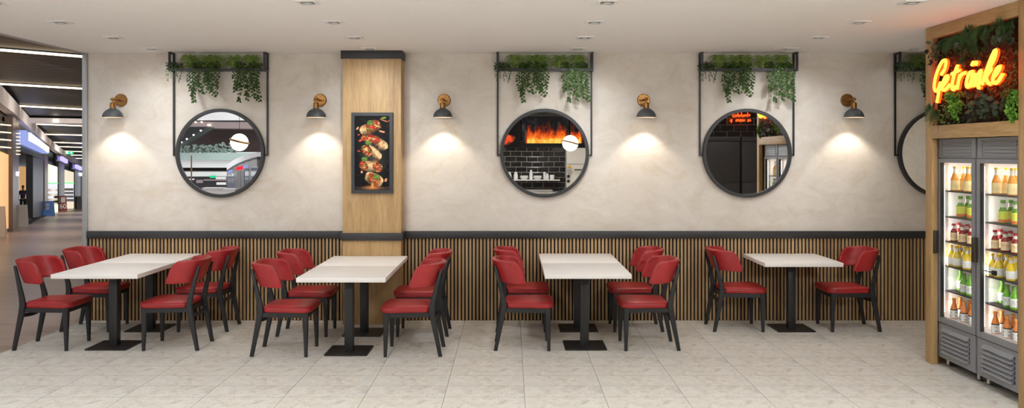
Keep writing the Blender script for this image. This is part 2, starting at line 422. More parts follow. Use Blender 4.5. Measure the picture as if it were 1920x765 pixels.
def picture(name, origin, ux, uy, nx, ny, rgb, parent=None):
    """flat picture: grid of nx*ny cells coloured by rgb[ny,nx,3] (srgb 0..255, row 0 = top)"""
    o = Vector(origin); ux = Vector(ux); uy = Vector(uy)
    vs = [o + ux * (i / nx) + uy * (j / ny) for j in range(ny + 1) for i in range(nx + 1)]
    fs = [(j * (nx + 1) + i, (j + 1) * (nx + 1) + i, (j + 1) * (nx + 1) + i + 1, j * (nx + 1) + i + 1) for j in range(ny) for i in range(nx)]
    me = bpy.data.meshes.new(name); me.from_pydata([tuple(v) for v in vs], [], fs); me.materials.append(M['screen'])
    ca = me.color_attributes.new('Col', 'FLOAT_COLOR', 'CORNER')
    c = np.clip(rgb.reshape(-1, 3) / 255.0, 0, 1); c = np.where(c <= .04045, c / 12.92, ((c + .055) / 1.055) ** 2.4)
    c4 = np.concatenate([c, np.ones((len(c), 1))], 1); ca.data.foreach_set('color', np.repeat(c4, 4, axis=0).astype(np.float32).ravel())
    ob = bpy.data.objects.new(name, me); COL.objects.link(ob)
    if parent: ob.parent = parent
    return ob
def blend(img, mask, col):
    m = np.clip(mask, 0, 1)[..., None]; return img * (1 - m) + np.array(col, float) * m if not isinstance(col, np.ndarray) else img * (1 - m) + col * m
def flames(nx, ny, x0f, x1f, seed):
    X, Y = np.meshgrid((np.arange(nx) + .5) / nx, (np.arange(ny) + .5) / ny)
    img = np.ones((ny, nx, 3)) * np.array([20., 19, 20])
    sm = fbm(X * 7, Y * 3, seed + 5); img = blend(img, np.clip((sm - .45) * 2.2, 0, .5) * (Y < .8), (96, 92, 90))
    n = fbm(X * 9 + 1.3 * fbm(X * 6, Y * 5, seed + 1), Y * 2.2 + 3, seed); n2 = fbm(X * 22, Y * 4, seed + 2, 4)
    hgt = .30 + .75 * n + .2 * (n2 - .5)
    edge = np.clip((X - x0f) / .06, 0, 1) * np.clip((x1f - X) / .06, 0, 1)
    up = (.86 - Y) / (hgt * .85 + .02)                       # 0 at the fire bed, 1 at the tips
    lic = fbm(X * 16 + 2.5 * (n - .5), Y * 5, seed + 3, 4)
    inten = np.clip(1.15 - up - 1.1 * np.abs(lic - .5) * (up > .25), 0, 1) * edge * (Y < .87)
    img = blend(img, np.clip(inten * 2.2, 0, 1), (176, 46, 14)); img = blend(img, np.clip((inten - .34) * 2.4, 0, 1), (236, 112, 26)); img = blend(img, np.clip((inten - .70 - .5 * (.55 - lic)) * 3, 0, 1) * np.clip(.45 + 1.3 * fbm(X * 34, Y * 16, seed + 8, 3), 0, 1) * np.clip((Y - .40) / .35, 0, 1), (255, 208, 92))
    return img
def chili(nx, ny):
    X, Y = np.meshgrid((np.arange(nx) + .5) / nx, (np.arange(ny) + .5) / ny); img = np.ones((ny, nx, 3)) * np.array([16., 14, 14])
    n = fbm(X * 8, Y * 8, 31)
    img = blend(img, np.clip(((.16 - np.abs(X - (.78 - .45 * Y)) * .9) + (n - .5) * .15) * 12, 0, 1) * (Y > .1) * (Y < .92), np.stack([150 + 90 * n, 30 + 130 * n ** 2, 20 + 30 * n], -1))
    img = blend(img, np.clip((.18 - np.hypot(X - .7, (Y - .74) * .9) + (n - .5) * .2) * 10, 0, 1), np.stack([190 + 60 * n, 40 + 60 * n, 24 + 20 * n], -1))
    return img
def screen(name, x0, x1, z0, z1, img, label):
    y = KY + .16
    r = empty(name, ((x0 + x1) / 2, y, z0), label, 'menu screen', 'menu screens above the kitchen tiles')
    cx = (x0 + x1) / 2
    MB().box((x0 - cx, -.16, 0), (x1 - cx, -.02, z1 - z0)).build('housing', M['blackplastic'], r, smooth=0)
    ny, nx = img.shape[:2]
    picture('display', (x1 - cx - .012, -.015, z1 - z0 - .012), (-(x1 - x0 - .024), 0, 0), (0, 0, -(z1 - z0 - .024)), nx, ny, img[:, ::1], r)
screen('menu_screen', .30, 1.55, 2.03, 2.84, flames(260, 168, .06, .97, 4)[:, ::-1], 'wide dark screen above the kitchen tiles showing a row of burning flames')
screen('menu_screen', -.95, .27, 2.03, 2.84, chili(220, 152)[:, ::-1], 'dark screen showing red chillies beside the flame screen')
screen('menu_screen', 1.58, 2.6, 2.03, 2.84, flames(200, 168, -.1, .32, 9)[:, ::-1], 'dark screen with the last flames above the cream kitchen machine')
struct(MB().box((-1.2, KY, 2.84), (2.6, KY + .55, CEIL), bev=.01).build('trim_kitchen', M['charcoal']), 'dark boxed bulkhead above the menu screens', 'trim')
# machine
r = empty('kitchen_oven', (1.80, KY + .36, 0), 'cream enamel kitchen oven with black knobs in front of the black tiles', 'oven')
b = MB(); b.box((-.34, -.36, 0), (.42, .16, 2.02), bev=.01); b.build('body', M['cream'], r)
b = MB(); b.box((-.335, .16, 1.598), (.415, .164, 1.606)); b.build('seam', M['charcoal'], r, smooth=0)
b = MB(); b.prism([(-.325, .168, 1.50), (-.205, .168, 1.50), (-.265, .168, 1.60)], (0, -.006, 0)); b.build('warning_triangle', M['amber'], r, smooth=0)
b = MB(); b.lathe([(0, .02), (.058, .02), (.066, 0)], 20, (-.265, .162, 1.418), axis='y'); b2 = b
for v_ in range(len(b2.v)):
    x, y, z = b2.v[v_]; b2.v[v_] = (x, .162 + (.162 - y), z)
b.build('dial', M['steel'], r)
for dz in (1.285, 1.157):
    b = MB(); b.tube([(-.295, .16, dz), (-.295, .205, dz)], .040, 16); b.build('knob', M['blackplastic'], r)
b = MB(); b.tube([(-.14, .19, 1.453), (.05, .19, 1.453)], .014, 8); b.tube([(-.13, .16, 1.453), (-.13, .19, 1.453)], .01, 6); b.tube([(.04, .16, 1.453), (.04, .19, 1.453)], .01, 6); b.build('handle', M['blackplastic'], r)
# shelf and crockery
r = empty('wall_shelf', (.6, KY, 1.16), 'pale shelf board with white crockery on the black tiles', 'shelf')
MB().box((-.62, 0, 0), (.70, .26, .03), bev=.003).build('board', M['laminate'], r)
for bx in (-.5, .55): MB().prism([(bx, .0, 0), (bx, .2, 0), (bx, 0, -.12)], (.012, 0, 0)).build('bracket', M['blackmetal'], r, smooth=0)
cro = {'jar': ([(0, 0), (.05, 0), (.055, .02), (.055, .12), (.04, .15), (.04, .17), (.045, .18), (.03, .2), (0, .2)], 'lidded jar'),
       'bottle': ([(0, 0), (.045, 0), (.047, .02), (.047, .14), (.03, .18), (.028, .24), (.03, .25), (0, .25)], 'bottle'),
       'bowl': ([(0, 0), (.07, 0), (.105, .05), (.11, .10), (.10, .10), (.09, .05), (0, .02)], 'bowl'),
       'grinder': ([(0, 0), (.032, 0), (.028, .08), (.034, .15), (.03, .2), (0, .2)], 'grinder'),
       'cup': ([(0, 0), (.055, 0), (.062, .12), (.055, .12), (.05, .02), (0, .02)], 'cup')}
seq = [(88, 'jar', 'white jar at the outer end of the kitchen shelf'), (140, 'jar', 'white jar between the end jar and a bowl on the kitchen shelf'), (208, 'bowl', 'white bowl between a jar and the tall bottle on the kitchen shelf'),
       (265, 'bottle', 'tall white bottle between two bowls on the kitchen shelf'), (318, 'bowl', 'white bowl beside the slim grinder on the kitchen shelf'), (375, 'grinder', 'slim white grinder on the kitchen shelf'),
       (397, 'jar', 'small white jar beside the grinder on the kitchen shelf'), (437, 'cup', 'white cup on the kitchen shelf nearest the oven')]
for zx, k, lab in seq:
    px = 935 + zx / 4.371; z = D - (KY + .13)
    X = (px - XV) * z / F; pr, nm = cro[k]; s_ = .8 if 'small' in lab else 1
    o = MB().lathe([(a * s_, h_ * s_) for a, h_ in pr], 20).build('kitchen_' + k if k != 'bottle' else 'ceramic_bottle', M['ceramic'], loc=(X, KY + .13, 1.19)); tag(o, lab, k, 'white crockery on the kitchen shelf')
# worktop with grill and plates
r = empty('kitchen_counter', (.2, KY + .36, 0), 'steel kitchen counter below the crockery shelf', 'counter')
MB().box((-1.6, -.36, .84), (1.25, .3, .88), bev=.004).build('worktop', M['steel'], r)
MB().box((-1.58, -.36, 0), (1.23, .26, .84), bev=.004).build('cabinet', M['charcoal'], r)
b = MB(); b.box((.30 - .45, -.2, 0), (.30 + .45, .2, .05), 0, bev=.005)
for i in range(12): b.tube([(-.1 + i * .07, -.19, .055), (-.1 + i * .07, .19, .055)], .006, 6)
tag(b.build('grill_plate', M['steel'], loc=(.35, KY + .36, .88)), 'ridged steel grill plate on the kitchen counter', 'grill')
# globe pendants
def pendant(X, Y, Zc, rad, label):
    r = empty('globe_pendant', (X, Y, CEIL), label, 'pendant lamp', 'white globe pendant lamps')
    dz = Zc - CEIL
    pr = [(rad * math.sin(a), -rad * math.cos(a)) for a in np.linspace(0, PI, 17)]; pr[0] = (0, -rad); pr[-1] = (0, rad)
    MB().lathe(pr, 32, (0, 0, dz)).build('globe', M['globe'], r, smooth=180)
    rg = []
    for j in range(48):
        a = 2 * PI * j / 48; p = Vector((math.cos(a), math.sin(a), 0)) * (rad + .004); p.rotate(Matrix.Rotation(math.radians(14), 3, 'Y')); rg.append(p + Vector((0, 0, dz + .02)))
    rg.append(rg[0]); MB().tube(rg, .017, 8, caps=False).build('band', M['brass'], r)
    MB().tube([(0, 0, dz + rad), (0, 0, 0)], .004, 6).build('cord', M['blackmetal'], r)
    MB().lathe([(0, 0), (.05, 0), (.045, -.03), (0, -.03)], 20).build('ceiling_rose', M['blackmetal'], r)
pendant((451 - XV) * 14.2 / F, 14.2 * -1 + D, H + 21 * 14.2 / F, .150, 'white globe pendant lamp reflected in the mirror beside the mall')
pendant((1069 - XV) * 20 / F, -20 + D, H + 19.4 * 20 / F, .195, 'white globe pendant lamp in front of the flame screen')
# tall dark cupboards right of the kitchen
for i, (x0, x1, lab) in enumerate(((4.7, 5.95, 'wide dark lacquered cupboard under the orange neon writing'), (5.99, 6.95, 'narrow dark lacquered cupboard in the corner by the side wall'))):
    r = empty('tall_cupboard', ((x0 + x1) / 2, KY + .3, 0), lab, 'cupboard', 'dark tall cupboards'); w = (x1 - x0) / 2
    MB().box((-w, -.3, 0), (w, .27, 2.28), bev=.006).build('body', M['tallboard'], r)
    MB().box((-w, -.3, 2.20), (w, .31, 2.31), bev=.006).build('cornice', M['tallboard'], r)
    for zz0, zz1 in ((.1, 1.12), (1.13, 2.18)):
        MB().box((-w + .01, .27, zz0), (w - .01, .292, zz1), bev=.004).build('door', M['tallboard'], r)

# ================================================================== furniture
def chair_proto():
    r = empty('dining_chair', (0, 0, 0), 'x', 'chair')
    # seat cushion
    def outline(inset, z):
        pts = []
        xf, xb, wf, wb = .300 - inset, -.150 + inset, .238 - inset, .205 - inset
        cs = [((xf, wf), .075), ((xb, wb), .05), ((xb, -wb), .05), ((xf, -wf), .075)]
        ang0 = [0, PI / 2, PI, 3 * PI / 2]
        for (c, rr), a0 in zip(cs, ang0):
            rr = max(.012, rr - inset * .6); sx = 1 if c[0] > 0 else -1; sy = 1 if c[1] > 0 else -1
            for k in range(7):
                a = a0 + PI / 2 * k / 6
                pts.append(Vector((c[0] - sx * rr + rr * math.cos(a), c[1] - sy * rr + rr * math.sin(a), z)))
        return pts
    prof = [(.012, .404), (.003, .408), (0, .416), (-.002, .436), (.001, .450), (.008, .458), (.022, .464), (.06, .469), (.12, .472), (.17, .473)]
    b = MB().ring([outline(i, z) for i, z in prof]); seat = b.build('seat', M['leather'], r, smooth=60)
    pp = outline(-.0005, .4515); pp.append(pp[0]); MB().tube(pp, .0042, 6, caps=False).build('piping', M['piping'], seat)
    # frame under the seat
    b = MB(); zb, zt = .362, .404
    b.box((.235, -.205, zb), (.272, .205, zt)); b.box((-.165, -.172, zb), (-.135, .172, zt))
    for s in (1, -1): b.beam((.265, s * .212, (zb + zt) / 2), (-.17, s * .182, (zb + zt) / 2), (.024, zt - zb))
    b.box((-.14, -.17, zt - .012), (.24, .17, zt))
    b.build('seat_frame', M['ash'], r, smooth=30)
    for s in (1, -1):   # front legs
        b = MB(); rings = []
        for z, w in ((.404, .054), (.36, .052), (.2, .040), (0, .029)):
            xo = .274 - .004 * (1 - z / .4); yo = s * (.226 - .002 * (1 - z / .4))
            c = .006
            x0, x1 = xo - w, xo; y0, y1 = (yo - w * .92, yo) if s > 0 else (yo, yo + w * .92)
            rings.append([Vector(p + (z,)) for p in ((x0 + c, y0), (x1 - c, y0), (x1, y0 + c), (x1, y1 - c), (x1 - c, y1), (x0 + c, y1), (x0, y1 - c), (x0, y0 + c))])
        b.ring(rings).build('leg', M['ash'], r, smooth=30)
    for s in (1, -1):   # rear legs run up into the back posts
        prof = [(0, -.250, .034, .196, .030), (.2, -.211, .043, .194, .032), (.36, -.180, .053, .191, .034), (.43, -.170, .055, .190, .034), (.50, -.180, .048, .188, .032), (.65, -.2165, .036, .181, .026), (.795, -.2545, .027, .172, .022), (.803, -.2565, .018, .172, .014)]
        rings = []
        for z, x, wx, y, wy in prof:
            c = .005; y = s * y
            x0, x1, y0, y1 = x - wx / 2, x + wx / 2, y - wy / 2, y + wy / 2
            rings.append([Vector(p + (z,)) for p in ((x0 + c, y0), (x1 - c, y0), (x1, y0 + c), (x1, y1 - c), (x1 - c, y1), (x0 + c, y1), (x0, y1 - c), (x0, y0 + c))])
        MB().ring(rings).build('leg', M['ash'], r, smooth=30)
    b = MB(); st = [Vector((-.188, y, .335 - .02 * math.cos(y / .19 * PI / 2))) for y in np.linspace(-.185, .185, 9)]
    for i in range(8): b.beam(st[i], st[i + 1], (.022, .034))
    b.build('stretcher', M['ash'], r, smooth=30)
    # wrap around backrest
    NU, NV = 36, 8; n = 3.1; a_, b_ = .218, .232; th = []
    path = []
    for i in range(401):
        t = -PI / 2 + PI * i / 400
        path.append(Vector((.050 - b_ * max(0, math.cos(t)) ** (2 / n), a_ * math.copysign(abs(math.sin(t)) ** (2 / n), math.sin(t)), 0)))
    L = [0]
    for i in range(400): L.append(L[-1] + (path[i + 1] - path[i]).length)
    tot = L[-1]
    def at(s_):
        s_ = min(max(s_, 0), tot); i = max(0, min(399, int(np.searchsorted(L, s_)) - 1)); f_ = (s_ - L[i]) / max(1e-9, L[i + 1] - L[i]); return path[i].lerp(path[i + 1], f_)
    vs = []; top_line = []
    for i in range(NU + 1):
        s_ = tot * i / NU; d = min(s_, tot - s_); p = at(s_); q = max(0., (p.x + .1) / .15)
        zt = .860 - .012 * min(1, max(0, (p.x + .16) / .21)); zb = .648 - .014 * min(1, max(0, (p.x + .18) / .2))
        rr = .050; sh = rr - math.sqrt(max(0, rr * rr - max(0, rr - d) ** 2))
        zt -= sh; zb += sh * .35
        for j in range(NV + 1):
            z = zb + (zt - zb) * j / NV
            lean = -.40 * (z - .63)
            # wing ends slant back towards the top
            sl = 0
            vs.append(Vector((p.x + lean + sl, p.y * (1 + .02 * math.sin(PI * j / NV)), z)))
        top_line.append(vs[-1].copy())
    fs = [(i * (NV + 1) + j, (i + 1) * (NV + 1) + j, (i + 1) * (NV + 1) + j + 1, i * (NV + 1) + j + 1) for i in range(NU) for j in range(NV)]
    o = MB().add(vs, fs).build('backrest', M['leather'], r, smooth=180)
    m = o.modifiers.new('s', 'SOLIDIFY'); m.thickness = .042; m.offset = 0; m.use_even_offset = True
    m = o.modifiers.new('b', 'BEVEL'); m.width = .010; m.segments = 2; m.limit_method = 'ANGLE'; m.angle_limit = math.radians(50)
    m = o.modifiers.new('u', 'SUBSURF'); m.levels = 1; m.render_levels = 1
    bake(o)
    tl = [p + Vector((0, 0, -.004)) for p in top_line]
    res = []
    for i, p in enumerate(tl):
        t_ = tl[min(i + 1, NU)] - tl[max(i - 1, 0)]; nrm = Vector((-t_.y, t_.x, 0)).normalized(); res.append(p - nrm * .0135 + Vector((0, 0, .0035)))
    MB().tube(res[1:-1], .0036, 6).build('piping', M['piping'], o)
    return r
proto = chair_proto()
T_BACK, T_FRONT = 8.86, 8.055
chairs = []
def ch(x_front, faces, zc, label):
    chairs.append(((x_front - .25) if faces > 0 else (x_front + .25), zc - D, 0 if faces > 0 else PI, label))
for xl, xr, k, zf, zb in ((-4.222, -3.478, 'beside the mall opening', 8.06, 8.885), (-1.888, -1.147, 'touching the oak pillar', 7.825, 8.655), (.359, 1.101, 'below the kitchen mirror', 8.055, 8.885)):
    sl, sr = ('mall', 'pillar') if 'opening' in k else (('mall', 'cooler') if 'oak' in k else ('pillar', 'cooler'))
    for x, f_, s_ in ((xl, 1, sl), (xr, -1, sr)):
        ch(x, f_, zf, 'front red chair on the %s side of the table pair %s' % (s_, k))
        ch(x, f_, zb, 'rear red chair on the %s side of the table pair %s' % (s_, k))
ch(2.646, 1, 8.886, 'red padded chair facing the coolers, left of the single small table')
ch(3.386, -1, 8.886, 'red padded chair with its back to the coolers at the single small table')
for i, (x, y, rz, lab) in enumerate(chairs):
    o = proto if i == 0 else copy_tree(proto)
    o.location = (x, y, 0); o.rotation_euler = (0, 0, rz); tag(o, lab, 'chair', 'red padded dining chairs')
def table_proto():
    r = empty('cafe_table', (0, 0, 0), 'x', 'table')
    b = MB(); b.box((-.4025, -.4015, .713), (.4025, .4015, .753), 0, bev=.002)
    top = b.build('tabletop', M['laminate'], r)
    MB().box((-.04, -.04, .010), (.04, .04, .705), bev=.004).build('column', M['table_black'], r)
    MB().box((-.17, -.17, .700), (.17, .17, .713), bev=.002).build('mounting_plate', M['table_black'], r)
    pts = []
    for cx, cy, a0 in ((.18, .18, 0), (-.18, .18, PI / 2), (-.18, -.18, PI), (.18, -.18, 3 * PI / 2)):
        for k in range(6): a = a0 + PI / 2 * k / 5; pts.append((cx + .02 * math.cos(a), cy + .02 * math.sin(a), 0))
    MB().prism(pts, (0, 0, .010)).build('base_plate', M['table_black'], r, smooth=30)
    return r
tp = table_proto()
for i, (x, z, lab) in enumerate(((-3.855, T_FRONT, 'white square table in front, nearest the mall opening'), (-3.855, T_BACK, 'white square table against the slatted wall nearest the mall'),
      (-1.527, 7.840, 'front white square table of the pair touching the oak pillar'), (-1.527, 8.645, 'white square table touching the oak pillar'),
      (.7215, T_FRONT, 'white square table in front, below the kitchen mirror'), (.7215, T_BACK, 'white square table at the slatted wall below the kitchen mirror'),
      (3.006, T_BACK, 'single white square table nearest the drinks coolers'))):
    o = tp if i == 0 else copy_tree(tp)
    o.location = (x, z - D, 0); tag(o, lab, 'table', 'white square cafe tables')
# ================================================================== leaves
def leaf_quad(b, p, dirv, nrm, L, Wd, fold=.25, heart=False, mi=0):
    """one leaf: base p, direction, normal; folded along the midrib"""
    d = Vector(dirv).normalized(); n = Vector(nrm); n = (n - d * n.dot(d))
    if n.length < 1e-4: n = d.orthogonal()
    n.normalize(); s = d.cross(n)
    if heart:
        prof = [(-.08, .30), (.16, .50), (.45, .42), (.75, .20)]
    else:
        prof = [(.10, .30), (.35, .5), (.65, .40), (.85, .2)]
    base = p; tip = p + d * L - n * (L * .12)
    mid = [p + d * (L * t) + n * (-L * .10 * t * t) for t, w in prof]
    vs = [base] ; 
    for (t, w), m in zip(prof, mid):
        vs += [m + s * (Wd * w) + n * (Wd * w * fold), m, m - s * (Wd * w) + n * (Wd * w * fold)]
    vs.append(tip); fs = [(0, 2, 1), (0, 3, 2)]
    k = len(prof)
    for i in range(k - 1):
        a = 1 + 3 * i; fs += [(a, a + 1, a + 4, a + 3), (a + 1, a + 2, a + 5, a + 4)]
    a = 1 + 3 * (k - 1); fs += [(a, a + 1, len(vs) - 1), (a + 1, a + 2, len(vs) - 1)]
    b.add(vs, fs, mi)
R = random.Random(11)
def rv(s=1.0): return Vector((R.uniform(-1, 1), R.uniform(-1, 1), R.uniform(-1, 1))) * s
def spider_mesh(seed):
    global R; R = random.Random(seed); b = MB()
    for i in range(84):
        a = R.uniform(0, 2 * PI); ln = R.uniform(.08, .175); el = R.uniform(.05, .170); w = R.uniform(.0032, .0056)
        hd = Vector((math.cos(a), math.sin(a) * .55, 0)); pts = []
        for k in range(7):
            t = k / 6; r_ = ln * (.25 * t + .75 * t * t); z = .01 + el * (3.33 * t - 2.78 * t * t) - .45 * max(0, .12 - el) * t * t
            p = hd * r_ + Vector((0, 0, z)); p.y = max(-.16, min(.060, p.y)); p.z = min(.188, p.z); pts.append(p)
        sd = hd.cross(Vector((0, 0, 1))).normalized(); vs = []
        for k, p in enumerate(pts):
            ww = w * (1 - .95 * (k / 6) ** 3); tg = (pts[min(6, k + 1)] - pts[max(0, k - 1)]).normalized(); wd_ = tg.cross(Vector((0, 1, .25))); wd_ = (sd * .35 + wd_).normalized() if wd_.length > .2 else sd; vs += [p - wd_ * ww, p + Vector((0, -.0015, -.0015)), p + wd_ * ww]
        fs = []
        for k in range(6): a0 = 3 * k; fs += [(a0, a0 + 1, a0 + 4, a0 + 3), (a0 + 1, a0 + 2, a0 + 5, a0 + 4)]
        b.add(vs, fs)
    return b
def ivy_meshes(x0, x1, seed, n_str=17, drop=(.18, .36)):
    global R; R = random.Random(seed); b = MB(); st = MB(); w = x1 - x0
    for i in range(n_str):
        x = x0 + w * (i + .5) / n_str + R.uniform(-.012, .012); y = R.uniform(-.02, .0); dr = R.uniform(*drop) * (1.0 if R.random() < .8 else .65)
        pts = [Vector((x * .9 + (x0 + x1) * .05, y + .02, .03)), Vector((x, -.055 + y, .045)), Vector((x, -.078 + y, -.01))]
        ph = R.uniform(0, 6)
        k = 8
        for j in range(1, k + 1):
            t = j / k; pts.append(Vector((x + .012 * math.sin(ph + 4 * t), -.080 + y + .016 * math.cos(ph + 3 * t), -.01 - dr * t)))
        st.tube(pts, .0014, 4, caps=False)
        m = int(dr / .0175)
        for j in range(m):
            t = (j + R.random() * .5) / m; q = 2 + t * k; i0 = min(len(pts) - 2, int(q)); p = pts[i0].lerp(pts[i0 + 1], q - i0)
            sgn = 1 if j % 2 else -1; L = R.uniform(.022, .036) * (1.2 if t > .8 else 1)
            d = Vector((sgn * R.uniform(.4, 1.1), R.uniform(-.8, .1), R.uniform(-1.2, -.3)))
            leaf_quad(b, p + d * .006, d, Vector((R.uniform(-.5, .5), -1, R.uniform(-.1, .6))), L, L * .82, .18, True)
    for i in range(int(w * 330)):          # the mound over the tray
        x = R.uniform(x0, x1); d = Vector((R.uniform(-1, 1), R.uniform(-1, .2), R.uniform(-.9, .5))); L = R.uniform(.028, .042)
        leaf_quad(b, Vector((x, R.uniform(-.085, .03), R.uniform(.0, .085))), d, Vector((R.uniform(-.5, .5), -1, .6)), L, L * .8, .18, True)
    return b, st
def fine_meshes(seed):
    global R; R = random.Random(seed); b = MB(); st = MB()
    for i in range(330):
        a = R.uniform(0, 2 * PI); c = R.choice(((-.045, .05), (.03, .055)))
        p = Vector((c[0] + .055 * math.cos(a) * R.random() ** .5, R.uniform(-.075, .03), R.uniform(0, .095) * (1 - .5 * R.random())))
        d = Vector((R.uniform(-1, 1), R.uniform(-1, .3), R.uniform(-.4, 1))); L = R.uniform(.012, .022)
        leaf_quad(b, p, d, Vector((0, -1, .6)), L, L * .6)
    for x in (-.085, -.06, -.035, .015, .035, .06, .08):
        dr = R.uniform(.09, .17) ; pts = [Vector((x, -.04, .05)), Vector((x, -.082, .01))] + [Vector((x + .008 * math.sin(5 * t + x * 90), -.086, .01 - dr * t)) for t in (.25, .5, .75, 1)]
        st.tube(pts, .0009, 4, caps=False)
        for j in range(int(dr / .0085)):
            t = R.uniform(.05, 1); q = 1 + t * 4; i0 = min(len(pts) - 2, int(q)); p = pts[i0].lerp(pts[i0 + 1], q - i0)
            d = Vector((R.choice((-1, 1)) * R.uniform(.4, 1), R.uniform(-.5, .2), R.uniform(-.8, .2))); L = R.uniform(.009, .016)
            leaf_quad(b, p, d, Vector((0, -1, .3)), L, L * .65)
    return b, st

# ================================================================== mirrors and planters
MX = [(-3.249, 'mirror beside the mall', 'first round mirror with charcoal rim, reflecting the mall'), (.383, 'mirror that shows the kitchen', 'round mirror with charcoal rim reflecting flames and kitchen tiles'),
      (2.650, 'mirror that shows dark cupboards', 'round mirror with charcoal rim reflecting dark cupboards and the coolers'), (4.84, 'mirror half hidden by the coolers', 'round mirror half hidden behind the oak cooler surround')]
def planter_frame():
    r = empty('hanging_planter', (0, 0, 0), 'x', 'planter')
    hw = .535; t = .020
    b = MB(); b.box((-hw, -.140, 2.792), (hw, -.133, 2.816)); b.box((-hw, -.034, 2.792), (hw, -.027, 2.816)); b.box((-hw, -.133, 2.792), (hw, -.034, 2.799))
    b.build('tray', M['blackmetal'], r, smooth=0)
    for s in (-1, 1):
        b = MB(); x0, x1 = sorted((s * hw, s * (hw - t)))
        b.box((x0 - .001, -.146, 2.788), (x1 + .001, -.122, CEIL - .001)); b.box((x0 - .001, -.030, 2.788), (x1 + .001, -.006, CEIL - .001))
        b.box((x0 - .001, -.122, 2.788), (x1 + .001, -.030, 2.806)); b.box((x0 - .001, -.122, CEIL - .020), (x1 + .001, -.030, CEIL - .001))
        b.build('bracket', M['blackmetal'], r, smooth=0)
        b = MB(); b.box((x0 + .001, -.028, 1.846), (x1 - .001, -.010, 2.790)); xa, xb = sorted((s * (hw - t), s * .496)); b.box((xa, -.028, 1.846), (xb, -.010, 1.864))
        b.build('rod', M['blackmetal'], r, smooth=0)
    return r
def mirror_proto():
    r = empty('round_mirror', (0, 0, 0), 'x', 'mirror')
    ro, ri = .497, .461
    pr = [(ri, .018), (ri, .053), (ri + .003, .056), (ro - .003, .056), (ro, .053), (ro, .002), (ri, .002), (ri, .018)]
    MB().lathe(pr, 96, axis='y').build('rim', M['mframe'], r, smooth=35)
    MB().lathe([(0, .030), (ri, .030), (ri, .004), (0, .004)], 96, axis='y').build('mirror_glass', M['mirror'], r, smooth=30)
    return r
pf, mp_ = planter_frame(), mirror_proto()
ivA, ivA_s = ivy_meshes(-.16, .16, 3, 16); ivB, ivB_s = ivy_meshes(-.145, .145, 5, 14)
fb, fs_ = fine_meshes(9)
plants = {}
def plant(kind, leafb, stemb, nm, leafmat):
    r = empty(nm, (0, 0, 0), 'x', 'plant')
    leafb.build('leaves' if kind != 'spider' else 'blades', leafmat, r, smooth=180, fix=False)
    if stemb: stemb.build('stems', M['stem'], r, smooth=180)
    else:
        MB().lathe([(0, 0), (.03, .0), (.034, .022), (0, .026)], 12).build('root_ball', M['soil'], r)
    return r
plants['ivyA'] = plant('ivy', ivA, ivA_s, 'trailing_ivy', M['ivy']); plants['ivyB'] = plant('ivy', ivB, ivB_s, 'trailing_ivy', M['ivy'])
plants['fine'] = plant('fine', fb, fs_, 'trailing_fine_leaf_plant', M['fine'])
plants['sp1'] = plant('spider', spider_mesh(21), None, 'spider_plant', M['blade']); plants['sp2'] = plant('spider', spider_mesh(22), None, 'spider_plant', M['blade'])
layout = [('fine', -.465, 'small fine leaved trailing plant'), ('sp1', -.325, 'spider plant beside the fine leaved plant'), ('ivyA', -.134, 'wide trailing ivy mid planter'),
          ('sp2', -.138, 'spider plant over middle ivy, fine leaved side,'), ('sp1', -.045, 'spider plant over the middle ivy, open side,'), ('sp2', .158, 'spider plant between the two ivies'),
          ('ivyB', .334, 'narrower trailing ivy at the planter end'), ('sp1', .369, 'spider plant over the end ivy')]
grp = {'fine': 'fine leaved trailing plants in the planters', 'sp': 'spider plants in the planters', 'iv': 'trailing ivies in the planters'}
used = set()
for mi_, (x, short, lab) in enumerate(MX):
    o = mp_ if mi_ == 0 else copy_tree(mp_); o.location = (x, 0, 1.879); tag(o, lab, 'mirror', 'round mirrors on the plaster wall')
    o = pf if mi_ == 0 else copy_tree(pf); o.location = (x, 0, 0); tag(o, 'black metal planter frame with rods around the ' + short, 'planter', 'black planter frames above the mirrors')
    for k, dx, pl in layout:
        if mi_ == 3 and dx > -.13: continue
        o = plants[k] if k not in used else copy_tree(plants[k]); used.add(k)
        o.location = (x + dx, -.082, 2.7995); tag(o, pl + ' above the ' + short, 'plant', grp[k[:2] if k != 'fine' else 'fine'])

